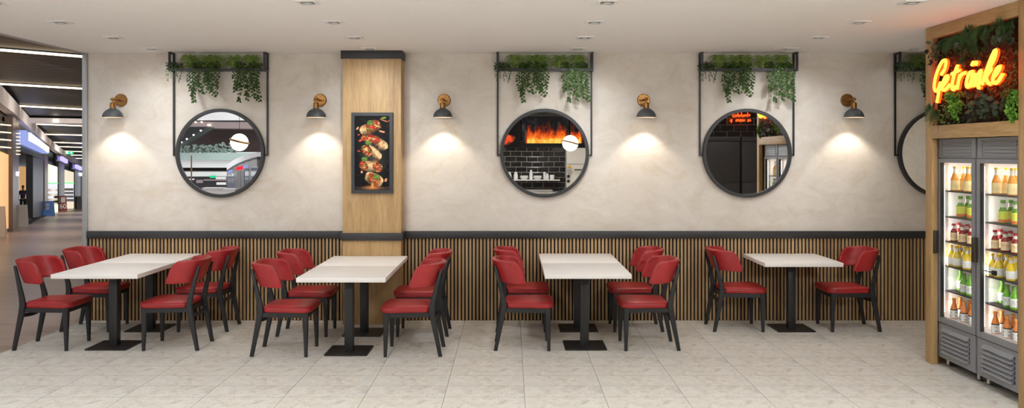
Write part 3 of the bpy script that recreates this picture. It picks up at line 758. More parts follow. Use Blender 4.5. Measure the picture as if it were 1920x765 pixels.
# ================================================================== wall sconces
def sconce():
    r = empty('wall_sconce', (0, 0, 0), 'x', 'wall lamp')      # origin on the wall at plate centre
    MB().lathe([(0, 0), (.072, 0), (.072, .014), (.066, .020), (0, .021)], 40, axis='y').build('wall_plate', M['brass'], r, smooth=35)
    b = MB(); b.tube([(0, -.015, 0), (0, -.045, 0), (0, -.05, 0), (0, -.185, 0)], [.014, .014, .0075, .0075], 12)
    for sx in (-.045, .045): b.lathe([(0, .019), (.006, .020), (.005, .026), (0, .027)], 10, (sx, 0, 0), axis='y')
    b.build('arm', M['brass'], r)
    pr = [(.019 * math.sin(a), -.019 * math.cos(a)) for a in np.linspace(0, PI, 11)]; pr[0] = (0, -.019); pr[-1] = (0, .019)
    b = MB().lathe(pr, 16, (0, -.195, 0)); b.tube([(-.024, -.195, 0), (.024, -.195, 0)], .008, 10); b.tube([(0, -.195, -.015), (0, -.195, -.045)], .009, 10); b.build('joint', M['brass'], r)
    MB().lathe([(0, -.036), (.022, -.036), (.031, -.046), (.031, -.098), (.034, -.102), (0, -.102)], 24, (0, -.195, 0)).build('socket', M['brass'], r, smooth=35)
    outer = [(.034, -.100)] + [(.107 * math.sin(a), -.200 + .100 * math.cos(a)) for a in np.linspace(.34, PI / 2, 12)]
    inner = [(p[0] - .004, p[1] - .002) for p in reversed(outer)]; inner[0] = (.103, -.200)
    MB().lathe(outer + inner + [(0.0, -.104)], 40, (0, -.195, 0), mis=[0] * 12 + [1] * 14).build('shade', [M['shade_grey'], M['shade_in']], r, smooth=35)
    pr = [(.026 * math.sin(a), -.150 - .026 * math.cos(a)) for a in np.linspace(0, PI, 11)]; pr[0] = (0, -.176); pr[-1] = (0, -.124)
    MB().lathe(pr, 16, (0, -.195, 0)).build('bulb', M['bulb'], r)
    return r
sp_ = sconce(); SX = [(-4.375, 'brass wall lamp, grey dome, between the mall opening and the first mirror'), (-2.137, 'brass wall lamp, grey dome, on the mall side of the oak pillar'), (-.744, 'brass wall lamp, grey dome, between the pillar and the kitchen mirror'),
    (1.495, 'brass wall lamp, grey dome, between the kitchen mirror and the cupboard mirror'), (3.780, 'brass wall lamp, grey dome, nearest the drinks coolers')]
for i, (x, lab) in enumerate(SX):
    o = sp_ if i == 0 else copy_tree(sp_); o.location = (x, 0, 2.472); tag(o, lab, 'wall lamp', 'brass wall lamps with grey dome shades')
    l = bpy.data.lights.new('sconce_light', 'SPOT'); l.energy = 17; l.color = (1.0, .90, .77); l.spot_size = math.radians(102); l.spot_blend = .5; l.shadow_soft_size = .02
    lo = bpy.data.objects.new('sconce_light', l); COL.objects.link(lo); lo.location = (x, -.185, 2.472 - .205); lo.rotation_euler = (0, 0, 0)

# ================================================================== downlights
def downlight():
    r = empty('downlight', (0, 0, 0), 'x', 'ceiling light'); w = .078
    b = MB(); b.box((-w, -w, -.008), (w, -w + .028, 0)); b.box((-w, w - .028, -.008), (w, w, 0)); b.box((-w, -w + .028, -.008), (-w + .028, w - .028, 0)); b.box((w - .028, -w + .028, -.008), (w, w - .028, 0))
    b.build('trim', M['trim_white'], r, smooth=0)
    MB().box((-.05, -.05, -.003), (.05, .05, 0)).build('recess', M['trim_dark'], r, smooth=0)
    MB().lathe([(.044, -.003), (.044, -.012), (.036, -.013), (.034, -.008), (0, -.008), (0, -.003), (.044, -.003)], 28, mis=[0, 0, 0, 1, 0, 0]).build('lamp', [M['alu'], M['lens']], r, smooth=35)
    return r
dp = downlight(); first = True
rows = [8.867, 8.02, 7.08, 6.15]; colsX = [(-3.85, 'mall'), (-1.51, 'pillar'), (.72, 'kitchen mirror'), (2.985, 'cupboard mirror'), (4.33, 'cooler')]
rn = ['nearest the wall', 'second from the wall', 'third from the wall', 'fourth from the wall']
seen = {0: (0, 1, 2, 3), 1: (0, 1, 2, 3), 2: (0, 1, 2, 3), 3: (0, 1, 2, 3), 4: (0,)}
for ci, (x, nm) in enumerate(colsX):
    for ri_, z in enumerate(rows):
        if ri_ not in seen[ci]: continue
        o = dp if first else copy_tree(dp); first = False
        o.location = (x, z - D, CEIL); tag(o, 'small square recessed downlight %s in the %s row' % (rn[ri_], nm), 'ceiling light', 'square downlights in the ceiling')
def arealight(x, y, z, e, size=.16, col=(.905, .955, 1.0), spread=150, tilt=0):
    l = bpy.data.lights.new('downlight_and_fill_lamp', 'AREA'); l.shape = 'DISK'; l.size = size; l.energy = e; l.color = col; l.spread = math.radians(spread)
    o = bpy.data.objects.new('downlight_and_fill_lamp', l); COL.objects.link(o); o.location = (x, y, z); o.rotation_euler = (math.radians(tilt), 0, 0); return o
E0 = 8.0
for x in (-3.85, -1.51, .72, 2.985):  # rows without fixtures towards the kitchen are unseen lamps added as room fill
    for z, e, tl in ((8.867, .26, 0), (8.02, .85, 52), (7.08, 1.5, 46), (6.15, 1.4, 36), (5.2, .8, 0), (4.2, 1.0, 0), (3.0, 1.2, 0), (1.6, 1.2, 0), (0.2, 1.1, 0), (-1.2, .9, 0), (-2.4, .7, 0)):
        arealight(x, z - D if not (x == -1.51 and z > 8.5) else z - D - .12, CEIL - (.016 if tl == 0 else .075), E0 * e * (.34 if tl else (1.95 if z < 6 else (.4 if x == -1.51 else 1))), .07 if z > 6 else .3, spread=(2 * (90 - tl)) if tl else 130, tilt=tl)
for z, e in ((8.867, .12), (5.2, .8), (3.0, 1.0), (0.2, 1.0), (-2.0, .6)): arealight(5.6 if z < 8 else 4.33, z - D, CEIL - .016, E0 * e, .3)  # only the lamp nearest the wall has a fixture, the others are added fill
for x in (-4.2, -3.0, -1.8, 2.0, 2.8, 3.5): arealight(x, -7.6, 2.62, 6.0, .22, spread=84, tilt=84)  # unseen frontal fill added to brighten the upper back wall, no fixtures
# ================================================================== picture on the pillar
def wraps():
    nx, ny = 200, 436; X, Y = np.meshgrid((np.arange(nx) + .5) / nx * 303, (np.arange(ny) + .5) / ny * 662)
    X = X + 47; Y = Y + 58
    img = np.ones((ny, nx, 3)) * np.array([9., 8, 9]); n = fbm(X / 30, Y / 30, 3); n2 = fbm(X / 11, Y / 11, 8, 4); n3 = fbm(X / 60, Y / 60, 12)
    img = blend(img, np.clip(1 - np.hypot((X - 210) / 150, (Y - 400) / 260), 0, 1) * .55 * (.4 + n3), (120, 112, 108))
    def ell(cx, cy, a, b, ang, wob=.30):
        t = math.radians(ang); u = ((X - cx) * math.cos(t) + (Y - cy) * math.sin(t)) / a; v = (-(X - cx) * math.sin(t) + (Y - cy) * math.cos(t)) / b
        return np.clip((1 - np.sqrt(np.abs(u) ** 2.4 + np.abs(v) ** 2.4) + (n - .5) * wob) * 9, 0, 1), v
    def tort(cx, cy, a, b, ang):
        m, v = ell(cx, cy, a, b, ang, .22); sp = (n2 > .60)[..., None] * np.array([48., 62, 66])
        sh = np.clip(.52 + .62 * (1 - np.clip(np.abs(v + .30), 0, 1.2)) + (n - .5) * .5, .3, 1.1); c = np.array([226., 186, 136]) * sh[..., None] - sp * .8
        return m, c
    def fill(cx, cy, a, b, ang, s):
        m, v = ell(cx, cy, a, b, ang, .45); k = fbm(X / 14, Y / 9, s, 4); q = fbm(X / 10, Y / 16, s + 1, 3)
        c = np.stack([120 + 150 * (k - .3), 58 + 120 * (k - .35), 34 + 70 * (k - .35)], -1)
        c = np.where((q > .62)[..., None], np.array([205., 40, 30]), c); c = np.where((q < .34)[..., None], np.array([84., 112, 40]), c); c = np.where((k > .66)[..., None], np.array([236., 176, 112]), c); c = c * np.clip(1.15 - .45 * np.hypot(v, v * .6), .5, 1.1)[..., None]
        return m, c
    def green(cx, cy, r, s):
        m, v = ell(cx, cy, r, r * .7, 0, .7); k = fbm(X / 9, Y / 9, s, 3); return m, np.stack([60 + 110 * (k - .2), 84 + 130 * (k - .2), 28 + 50 * k], -1)
    seq = [tort(215, 625, 88, 58, 25), fill(215, 626, 66, 46, 30, 41), green(235, 605, 34, 42), tort(190, 512, 102, 50, 8), fill(124, 505, 44, 36, 60, 43), fill(244, 520, 48, 38, 60, 44), green(130, 445, 26, 45),
           tort(215, 385, 82, 40, 42), fill(152, 368, 60, 44, 55, 46), tort(270, 310, 72, 48, 35), fill(188, 262, 92, 42, 10, 47), green(165, 300, 30, 48), tort(150, 180, 64, 52, -20), fill(206, 150, 72, 56, -25, 49), green(180, 118, 30, 50)]
    for m, c in seq:
        if isinstance(c, np.ndarray) and c.ndim == 3: img = img * (1 - m[..., None]) + np.clip(c, 0, 255) * m[..., None]
    for cx, cy, a, b, ang, c in ((72, 168, 16, 8, -50, (220, 150, 110)), (285, 198, 30, 8, 15, (232, 160, 120)), (80, 372, 14, 6, 20, (200, 60, 50)), (318, 632, 12, 18, 20, (200, 130, 90)), (108, 560, 10, 12, 0, (210, 150, 100)),
                                 (300, 75, 26, 9, -10, (120, 160, 60)), (300, 98, 40, 5, 20, (200, 120, 80)), (80, 226, 9, 6, 0, (210, 90, 50)), (345, 100, 6, 6, 0, (210, 110, 70)), (100, 275, 22, 10, -30, (216, 80, 60))):
        m, v = ell(cx, cy, a, b, ang, .6); img = blend(img, m, c)
    img = blend(img, np.clip(1 - np.hypot((X - 200) / 110, (Y - 700) / 30), 0, 1) * .95, (250, 140, 60)); img = blend(img, (np.abs(Y - 704) < 12) * np.clip(n2 - .2, 0, .7), (140, 110, 90))
    gl = np.clip(1 - np.hypot((X - 200) / 16, (Y - 680) / 30), 0, 1) + np.clip(1 - np.hypot((X - 230) / 40, (Y - 462) / 22), 0, 1) * .5
    img = blend(img, gl, (255, 170, 80)); spk = (fbm(X / 5, Y / 5, 77, 2) > .86) * (np.abs(X - 200) < 140); img = blend(img, spk * .7, (250, 160, 80))
    return img
r = empty('poster_display', (-1.5095, PY, 1.44), 'black framed upright display on the oak pillar showing stacked wraps', 'display')
b = MB(); w, hh = .2265, .881
b.box((-w, -.035, 0), (-w + .037, 0, hh)); b.box((w - .037, -.035, 0), (w, 0, hh)); b.box((-w + .037, -.035, 0), (w - .037, 0, .037)); b.box((-w + .037, -.035, hh - .037), (w - .037, 0, hh)); b.build('frame', M['charcoal'], r, smooth=0)
im = wraps(); picture('display', (-w + .037, -.022, hh - .037), (2 * w - .074, 0, 0), (0, 0, -(hh - .074)), im.shape[1], im.shape[0], im, r)
# ================================================================== oak surround, living wall, coolers
OX, OY0, OY1 = 3.74, -1.842, -3.310          # face plane, far end, near end
r = empty('oak_cooler_surround', (4.1, (OY0 + OY1) / 2, 0), 'oak framed surround holding two drinks coolers and a plant panel', 'cabinet')
cxs, cys = 4.1, (OY0 + OY1) / 2
def ob(nm, lo, hi, mat):
    MB().box((lo[0] - cxs, lo[1] - cys, lo[2]), (hi[0] - cxs, hi[1] - cys, hi[2]), bev=.003).build(nm, M[mat], r, smooth=30)
PW = .108
ob('post', (OX, OY0 - PW, 0), (OX + .055, OY0, CEIL), 'oak'); ob('post', (OX, OY1, 0), (OX + .055, OY1 + PW, CEIL), 'oak')
ob('beam', (OX, OY1 + PW, 2.89), (OX + .055, OY0 - PW, CEIL), 'oak_beam'); ob('beam', (OX, OY1 + PW, 2.005), (OX + .055, OY0 - PW, 2.12), 'oak_beam')
ob('side_panel', (OX + .055, OY0 - .02, 0), (4.50, OY0, CEIL), 'oak'); ob('side_panel', (OX + .055, OY1, 0), (4.50, OY1 + .02, CEIL), 'oak'); ob('back_panel', (4.50, OY1, 0), (4.52, OY0, CEIL), 'oak')
ob('divider_shelf', (OX + .055, OY1 + .02, 2.06), (4.50, OY0 - .02, 2.10), 'oak_beam')
# living wall
LY0, LY1 = OY0 - PW, OY1 + PW
lw = empty('living_wall', (3.80, (LY0 + LY1) / 2, 2.12), 'green plant panel with ferns and moss behind the neon writing', 'plant wall')
ly = (LY0 + LY1) / 2
M['panel'] = plain('dark_plant_mat', (26, 28, 16), .95, vary=.3)
MB().box((-.005, LY1 - ly, 0), (.02, LY0 - ly, .77)).build('backing_panel', M['panel'], lw, smooth=0)
def lp(zx, zy, X=3.76):
    px = 1735 + zx / 3.478; py = 20 + zy / 3.478; z = X * F / (px - XV); return Vector((X - 3.80, z - D - ly, H - (py - YV) * z / F - 2.12))
OUT = Vector((-1, 0, 0))
def clampleaf(p):
    return p
def add_fern(b, c, n=7, L=.2, droop=.7, spread=1.0):
    for i in range(n):
        a = R.uniform(-1.2, 1.2) * spread; d = Vector((-.55, math.sin(a), -.25 + .55 * math.cos(a) * R.uniform(-.6, 1))).normalized(); pts = []
        ll = L * R.uniform(.7, 1.1)
        for k in range(9):
            t = k / 8; p = c + d * (ll * t); p.z -= droop * ll * t * t * .8; p.x = max(p.x, -.085); p.x = min(p.x, .0); pts.append(p)
        for k in range(1, 9):
            t = k / 8; tv = (pts[k] - pts[k - 1]).normalized(); s = tv.cross(OUT).normalized(); w = ll * .26 * math.sin(PI * min(1, .22 + .78 * t)) * 1.0
            for sg in (1, -1):
                for q in (0, .5):
                    leaf_quad(b, pts[k - 1].lerp(pts[k], q), s * sg + tv * .55 + Vector((-.15, 0, 0)), OUT, max(.012, w), max(.006, w * .22), .1)
def add_broad(b, c, n=16, L=.06, rad=.09):
    for i in range(n):
        a = R.uniform(0, 2 * PI); q = rad * R.random() ** .6; p = c + Vector((R.uniform(-.05, .0), q * math.cos(a), q * math.sin(a)))
        leaf_quad(b, p, Vector((R.uniform(-.8, .1), R.uniform(-1, 1), R.uniform(-.4, 1.0))), Vector((-1, R.uniform(-.4, .4), R.uniform(0, .6))), L * R.uniform(.7, 1.2), L * R.uniform(.55, .8), .15)
def add_moss(b, c, hy, hz, n=150, L=.022):
    for i in range(n):
        a = R.uniform(0, 2 * PI); q = R.random() ** .5; p = c + Vector((-.07 * (1 - q * q) * R.uniform(.5, 1), hy * q * math.cos(a), hz * q * math.sin(a)))
        for k in range(4):
            leaf_quad(b, p, rv() + Vector((-.9, 0, .3)), OUT + rv(.5), L * R.uniform(.7, 1.2), L * .8, .2)
R = random.Random(5)
FILL = [('dark_foliage', 'dkleaf', 220, .045), ('low_foliage', 'olive', 300, .035), ('dark_foliage', 'fern', 260, .05)]
for nm, mt, n, L in FILL:
    b = MB()
    for i in range(n):
        p = Vector((R.uniform(-.03, 0), R.uniform(LY1 - ly + .02, LY0 - ly - .02), R.uniform(.02, .75)))
        leaf_quad(b, p, Vector((R.uniform(-.8, 0), R.uniform(-1, 1), R.uniform(-1, .6))), Vector((-1, R.uniform(-.5, .5), R.uniform(0, .6))), L * R.uniform(.7, 1.3), L * R.uniform(.3, .55), .15)
    o = b.build('filler_leaves', M[mt], lw, smooth=180, fix=False)
for zx, zy, n, L in ((150, 190, 8, .2), (235, 170, 8, .22), (310, 130, 9, .24), (400, 110, 8, .22), (505, 90, 8, .2), (570, 80, 6, .15), (60, 610, 7, .17), (95, 655, 7, .16), (330, 215, 6, .17), (280, 300, 5, .15)):
    b = MB(); add_fern(b, lp(zx, zy), n, L); b.build('fern', M['fern'], lw, smooth=180, fix=False)
for zx, zy, n, L, rd in ((80, 260, 16, .055, .08), (110, 240, 14, .06, .07), (75, 330, 12, .05, .06), (550, 170, 16, .055, .07), (490, 210, 12, .05, .06), (380, 600, 18, .07, .09), (440, 640, 18, .065, .09), (510, 620, 16, .06, .08), (330, 660, 12, .06, .07), (240, 250, 14, .05, .07), (580, 230, 12, .05, .05)):
    b = MB(); add_broad(b, lp(zx, zy), n, L, rd); b.build('broad_leaf_plant', M['dkleaf'], lw, smooth=180, fix=False)
for zx, zy, n, rd in ((470, 470, 60, .10), (560, 430, 70, .10), (150, 620, 50, .08), (290, 560, 40, .08), (560, 540, 50, .08), (160, 690, 40, .06)):
    b = MB()
    c = lp(zx, zy)
    for i in range(n):
        a = R.uniform(0, 2 * PI); q = rd * R.random() ** .5; p = c + Vector((R.uniform(-.05, 0), q * math.cos(a), q * math.sin(a)))
        leaf_quad(b, p, rv() + Vector((-.3, 0, .2)), OUT + rv(.4), R.uniform(.02, .035), .014, .15)
    b.build('small_leaf_plant', M['olive'], lw, smooth=180, fix=False)
for zx, zy, hy, hz in ((215, 610, .075, .14), (592, 625, .055, .13), (190, 560, .05, .06)):
    b = MB(); add_moss(b, lp(zx, zy), hy, hz, 170); b.build('moss_clump', M['moss'], lw, smooth=180, fix=False)
# neon writing
SXP = 3.695
ns = empty('neon_sign', (SXP, -2.5, 2.3), 'glowing yellow and red neon writing Getränke on the plant panel', 'neon sign')
def npx(u, v):
    px = 1740 + u / 5.8875; py = 80 + v / 5.8875; z = SXP * F / (px - XV); return Vector((0, z - D + 2.5, H - (py - YV) * z / F - 2.3))
def smooth_path(pts, k=5):
    out = []; n = len(pts)
    for i in range(n - 1):
        p0, p1, p2, p3 = pts[max(i - 1, 0)], pts[i], pts[i + 1], pts[min(i + 2, n - 1)]
        for j in range(k):
            t = j / k; out.append(0.5 * ((2 * p1) + (p2 - p0) * t + (2 * p0 - 5 * p1 + 4 * p2 - p3) * t * t + (3 * p1 - p0 - 3 * p2 + p3) * t ** 3))
    out.append(pts[-1]); return out
letters = [('G', [[(150, 352), (188, 290), (203, 218), (190, 197), (162, 207), (122, 280), (88, 380), (72, 480), (86, 532), (114, 518), (142, 436)], [(142, 440), (120, 560), (102, 662)]]),
 ('e', [[(150, 500), (198, 440), (224, 392), (222, 372), (200, 374), (172, 430), (156, 500), (178, 524), (214, 500), (244, 462)]]),
 ('t', [[(330, 252), (300, 330), (276, 430), (267, 498), (285, 514), (310, 482)], [(264, 346), (348, 302)]]),
 ('r', [[(358, 352), (342, 420), (326, 514)], [(346, 404), (374, 350), (412, 332)]]),
 ('ä', [[(496, 322), (464, 332), (436, 400), (427, 470), (444, 488), (474, 440), (500, 332)], [(500, 332), (484, 440), (492, 490)], [(486, 250), (506, 212)], [(530, 246), (546, 208)]]),
 ('n', [[(536, 336), (520, 484)], [(526, 430), (572, 324), (590, 324), (572, 420), (558, 490), (572, 494)]]),
 ('k', [[(602, 464), (642, 330), (692, 190), (738, 92), (754, 100), (730, 190), (672, 290), (632, 340)], [(628, 384), (690, 290), (698, 300), (660, 352), (640, 386)], [(644, 384), (664, 440), (690, 458)]]),
 ('e', [[(716, 392), (760, 342), (798, 278), (794, 264), (766, 286), (727, 370), (721, 430), (750, 444), (790, 410), (827, 347)]])]
for ch_, strokes in letters:
    core, rim = MB(), MB()
    for st in strokes:
        pts = smooth_path([npx(*q) for q in st], 5)
        core.tube(pts, .0150, 8); rim.tube([p + Vector((.010, 0, 0)) for p in pts], .0178, 8)
    o = core.build('letter', M['neon'], ns, smooth=180); rim.build('glowing_edge', M['neon_rim'], o, smooth=180)
b = MB()
for q in ((110, 520), (276, 430), (427, 470), (602, 464), (721, 430)):
    p = npx(*q); b.tube([p + Vector((.012, 0, 0)), p + Vector((.098, 0, 0))], .004, 6)
b.build('standoff', M['steel'], ns)

# coolers
def cooler():
    r = empty('drinks_cooler', (0, 0, 0), 'x', 'fridge'); hw = .297
    b = MB(); b.box((.03, -hw, .075), (.62, -hw + .03, 2.0)); b.box((.03, hw - .03, .075), (.62, hw, 2.0)); b.box((.60, -hw + .03, .075), (.62, hw - .03, 2.0))
    b.box((.03, -hw + .03, 1.81), (.60, hw - .03, 2.0)); b.box((.03, -hw + .03, .075), (.60, hw - .03, .425)); b.build('body', M['cool'], r, smooth=0)
    b = MB(); yi = hw - .03
    b.box((.034, -yi, .425), (.585, -yi + .006, 1.81)); b.box((.034, yi - .006, .425), (.585, yi, 1.81)); b.box((.585, -yi, .425), (.60, yi, 1.81)); b.box((.034, -yi + .006, .425), (.585, yi - .006, .432)); b.box((.034, -yi + .006, 1.803), (.585, yi - .006, 1.81))
    for zz in (.55, .66, .76, .87, .98, 1.09, 1.2, 1.31, 1.42, 1.53, 1.64): b.box((.06, yi - .012, zz), (.56, yi - .006, zz + .022))
    b.build('liner', M['cool_in'], r, smooth=0)
    # door
    oy, z0, z1, g0, g1 = .250, .386, 1.830, .432, 1.794
    b = MB(); b.box((0, -hw + .003, z0), (.026, -oy, z1)); b.box((0, oy, z0), (.026, hw - .003, z1)); b.box((0, -oy, z0), (.026, oy, g0)); b.box((0, -oy, g1), (.026, oy, z1))
    dr = b.build('door', M['cool'], r, smooth=0)
    b = MB(); t_ = .007
    b.box((.002, -oy, g0), (.032, -oy + t_, g1)); b.box((.002, oy - t_, g0), (.032, oy, g1)); b.build('gasket', M['cool_dark'], dr, smooth=0)
    MB().box((.010, -oy + t_, g0), (.014, oy - t_, g1)).build('glass_pane', M['glass'], dr, smooth=0)
    b = MB(); b.box((-.048, .252, .990), (-.030, .290, 1.190), bev=.003); b.box((-.030, .276, .990), (0, .290, 1.190)); b.build('handle', M['handle'], dr)
    MB().box((.002, -hw + .004, .380), (.024, hw - .004, .386)).build('gap', M['cool_dark'], r, smooth=0)
    # grilles with louvres
    def louvre(name, z0, z1, n, y0, y1, dep, gz0, gz1, far=False):
        b = MB(); b.box((.006, -hw + .003, z0), (.029, hw - .003, z1)); st = (gz1 - gz0) / n
        for i in range(n):
            zb = gz0 + i * st
            b.prism([(.006, y0, zb + st * .94), (.006 - dep, y0, zb + .12 * st), (.006, y0, zb + .04 * st)], (0, y1 - y0, 0), 0)
            yk = y1 + .001 if far else y0 - .012; b.box((.0045, yk, zb + .12 * st), (.0065, yk + .011, zb + .80 * st), 1)
        b.build(name, [M['cool'], M['cool_dark']], r, smooth=0)
    louvre('bottom_grille', .075, .380, 6, -.20, .21, .026, .125, .345)
    louvre('top_grille', 1.836, 2.0, 5, -.235, .215, .008, 1.85, 1.985, True)
    for fx in (.07, .55):
        for fy in (-.24, .24):
            b = MB(); b.tube([(fx, fy, .012), (fx, fy, .078)], .017, 12); b.lathe([(0, 0), (.032, 0), (.032, .006), (.02, .014), (0, .014)], 16, (fx, fy, 0)); b.build('foot', M['steel'], r)
    for zz in SHELF[:-1]:
        b = MB(); b.box((.046, -.258, zz - .012), (.056, .258, zz)); b.box((.47, -.258, zz - .010), (.478, .258, zz))
        for i in range(36): yy = -.252 + .504 * i / 35; b.box((.056, yy - .0022, zz - .006), (.47, yy + .0022, zz))
        b.build('wire_shelf', M['shelf'], r, smooth=0)
    b = MB()
    for s in (-1, 1): b.box((.036, s * .262 - (.004 if s > 0 else 0), .47), (.046, s * .262 + (.004 if s < 0 else 0), 1.77))
    b.build('light_strip', M['led'], r, smooth=0)
    return r
SHELF = [1.548, 1.322, 1.104, .888, .670, .432]
c1 = cooler(); c2 = copy_tree(c1)
CY = [7.06 - D, 7.06 - .617 - D]
c1.location = (3.80, CY[0], 0); c2.location = (3.80, CY[1], 0)
tag(c1, 'grey glass door drinks cooler on the wall side', 'fridge', 'grey drinks coolers'); tag(c2, 'grey glass door drinks cooler on the viewer side', 'fridge', 'grey drinks coolers')
# dark rod with block hanging on the near cooler's door glass
b = MB(); b.tube([(0, .10, 0), (0, -.035, .0)], [.003, .006], 8); b.box((-.009, -.085, -.018), (.009, -.035, .018), bev=.002)
o = b.build('door_rod', M['blackplastic'], c2, loc=(.003, .115, .935))

def bottle_proto(kind):
    r = empty(kind + '_bottle', (0, 0, 0), 'x', 'bottle'); P = BK[kind]
    pr = P['prof']; n = 20
    MB().lathe(pr, n, mis=P['mis'] if 'mis' in P else None).build('body', [BM[P['liq']], BM['clear']], r, smooth=50)
    z0, z1, rr = P['label']; mi = P.get('lmis')
    lab = MB().lathe([(rr, z0), (rr, z0 + (z1 - z0) * P.get('split', .5)), (rr, z1)], n, mis=mi or [0, 0]).build('label', [BM[x] for x in P['lmat']], r, smooth=60, fix=True)
    cz0, cz1, cr = P['cap']
    MB().lathe([(0, cz0), (cr, cz0), (cr, cz1 - .002), (cr - .002, cz1), (0, cz1)], 14).build('cap', BM[P['capm']], r, smooth=40)
    def text(s, size, zc, mat, ang=PI, nm='lettering', par=lab, stretch=1.0, inner=False):
        cu = bpy.data.curves.new('t', 'FONT'); cu.body = s; cu.size = size; cu.align_x = 'CENTER'; cu.align_y = 'CENTER'; cu.resolution_u = 2
        to = bpy.data.objects.new('t', cu); COL.objects.link(to); bpy.context.view_layer.update()
        me = bpy.data.meshes.new_from_object(to.evaluated_get(bpy.context.evaluated_depsgraph_get())); bpy.data.objects.remove(to); bpy.data.curves.remove(cu)
        me.name = nm; q = rr + .0006
        for v in me.vertices:
            a = ang + v.co.x * stretch / q; v.co = Vector((q * math.cos(a), q * math.sin(a), zc + v.co.y))
        me.materials.clear(); me.materials.append(BM[mat]); o2 = bpy.data.objects.new(nm, me); COL.objects.link(o2); o2.parent = par
        return o2
    if kind == 'carrot_juice':
        for k in range(4):
            text('ra', .030, z0 + (z1 - z0) * .66, 'ink', PI / 2 * k + PI * .85, stretch=1.0); text('ta', .030, z0 + (z1 - z0) * .25, 'ink', PI / 2 * k + PI * .85)
    return r
BM = {}
def liq(nm, c): BM[nm] = plain('drink_' + nm, c, .18, coat=.4, vary=.05)
liq('orange', (236, 152, 44)); liq('green', (98, 148, 38)); liq('red', (150, 32, 26)); liq('yellow', (240, 206, 40)); liq('lime', (112, 178, 48)); liq('carrot', (236, 138, 62))
BM['clear'] = plain('clear_glass_neck', (222, 216, 200), .1, coat=.5, vary=.02)
BM['cap_y'] = plain('yellow_cap', (238, 196, 40), .4, vary=.02); BM['cap_g'] = plain('green_cap', (104, 160, 52), .4, vary=.02); BM['cap_r'] = plain('red_cap', (170, 24, 26), .4, vary=.02); BM['cap_o'] = plain('orange_cap', (240, 160, 60), .4, vary=.02)
BM['ink'] = plain('black_print', (24, 24, 24), .5, vary=0); BM['redink'] = plain('red_print', (190, 40, 36), .5, vary=0)
def label_mat(nm, c, ink, sc_=(60, 60, 90), thr=.62, z0=.02, z1=.07):
    t = NT('label_' + nm); v = t.coord(sc_); a = t.noise(v, 2.2, 3, .7); tc = t.n('ShaderNodeTexCoord'); sp = t.n('ShaderNodeSeparateXYZ'); t.l(tc.outputs['Object'], sp.inputs[0])
    band = t.math('MULTIPLY', t.math('GREATER_THAN', sp.outputs[2], z0), t.math('LESS_THAN', sp.outputs[2], z1))
    m = t.math('MULTIPLY', t.math('GREATER_THAN', a, thr), band); t.base(t.mix(m, c, ink)); t.b.inputs['Roughness'].default_value = .5; BM[nm] = t.m
label_mat('l_cream', (248, 222, 160), (120, 96, 60), (40, 40, 160), .6, .028, .060); label_mat('l_lime', (222, 226, 80), (90, 130, 40), (40, 40, 120), .66, .05, .085); label_mat('l_white', (244, 242, 234), (110, 120, 90), (60, 60, 150), .6, .02, .055)
label_mat('l_red', (250, 226, 176), (196, 50, 44), (50, 50, 130), .56, .030, .062); label_mat('l_yel', (248, 247, 240), (130, 130, 120), (60, 60, 150), .6, .015, .06); label_mat('l_kale', (246, 248, 240), (50, 70, 40), (90, 90, 90), .57, .025, .075)
label_mat('l_carrot', (248, 246, 240), (248, 246, 240)); label_mat('l_org', (226, 120, 60), (240, 160, 90)); label_mat('l_black', (26, 26, 26), (60, 60, 60))
BK = {
 'orange_juice': dict(liq='orange', prof=[(0, 0), (.031, 0), (.034, .004), (.034, .095), (.030, .112), (.016, .152), (.013, .172), (.013, .200), (0, .200)], mis=[0] * 5 + [1] * 3, label=(.008, .092, .0346), lmat=['l_cream'], cap=(.196, .212, .0155), capm='cap_y'),
 'green_smoothie': dict(liq='green', prof=[(0, 0), (.029, 0), (.032, .004), (.032, .098), (.027, .112), (.0195, .128), (.016, .146), (.016, .165), (0, .165)], mis=[0] * 5 + [1] * 3, label=(.008, .096, .0326), lmat=['l_org', 'l_lime'], lmis=[0, 1], split=.28, cap=(.158, .184, .0195), capm='cap_g'),
 'red_juice': dict(liq='red', prof=[(0, 0), (.027, 0), (.030, .004), (.030, .078), (.026, .092), (.016, .112), (.013, .124), (.013, .142), (0, .142)], mis=[0] * 5 + [1] * 3, label=(.010, .078, .0306), lmat=['l_red'], cap=(.138, .156, .0175), capm='cap_r'),
 'lemon_juice': dict(liq='yellow', prof=[(0, 0), (.030, 0), (.033, .004), (.033, .075), (.031, .095), (.024, .115), (.015, .132), (.013, .145), (.013, .165), (0, .165)], mis=[0] * 6 + [1] * 3, label=(.014, .074, .0336), lmat=['l_yel'], cap=(.160, .180, .0165), capm='cap_y'),
 'kale_juice': dict(liq='lime', prof=[(0, 0), (.028, 0), (.031, .004), (.031, .088), (.028, .106), (.018, .130), (.015, .146), (.015, .160), (0, .160)], label=(.020, .086, .0316), lmat=['l_kale'], cap=(.156, .178, .0175), capm='cap_g'),
 'carrot_juice': dict(liq='carrot', prof=[(0, 0), (.028, 0), (.031, .004), (.031, .082), (.027, .098), (.017, .128), (.014, .142), (.014, .158), (0, .158)], label=(.006, .080, .0316), lmat=['l_carrot', 'l_black'], lmis=[0, 1], split=.88, cap=(.154, .176, .0175), capm='cap_o'),
}
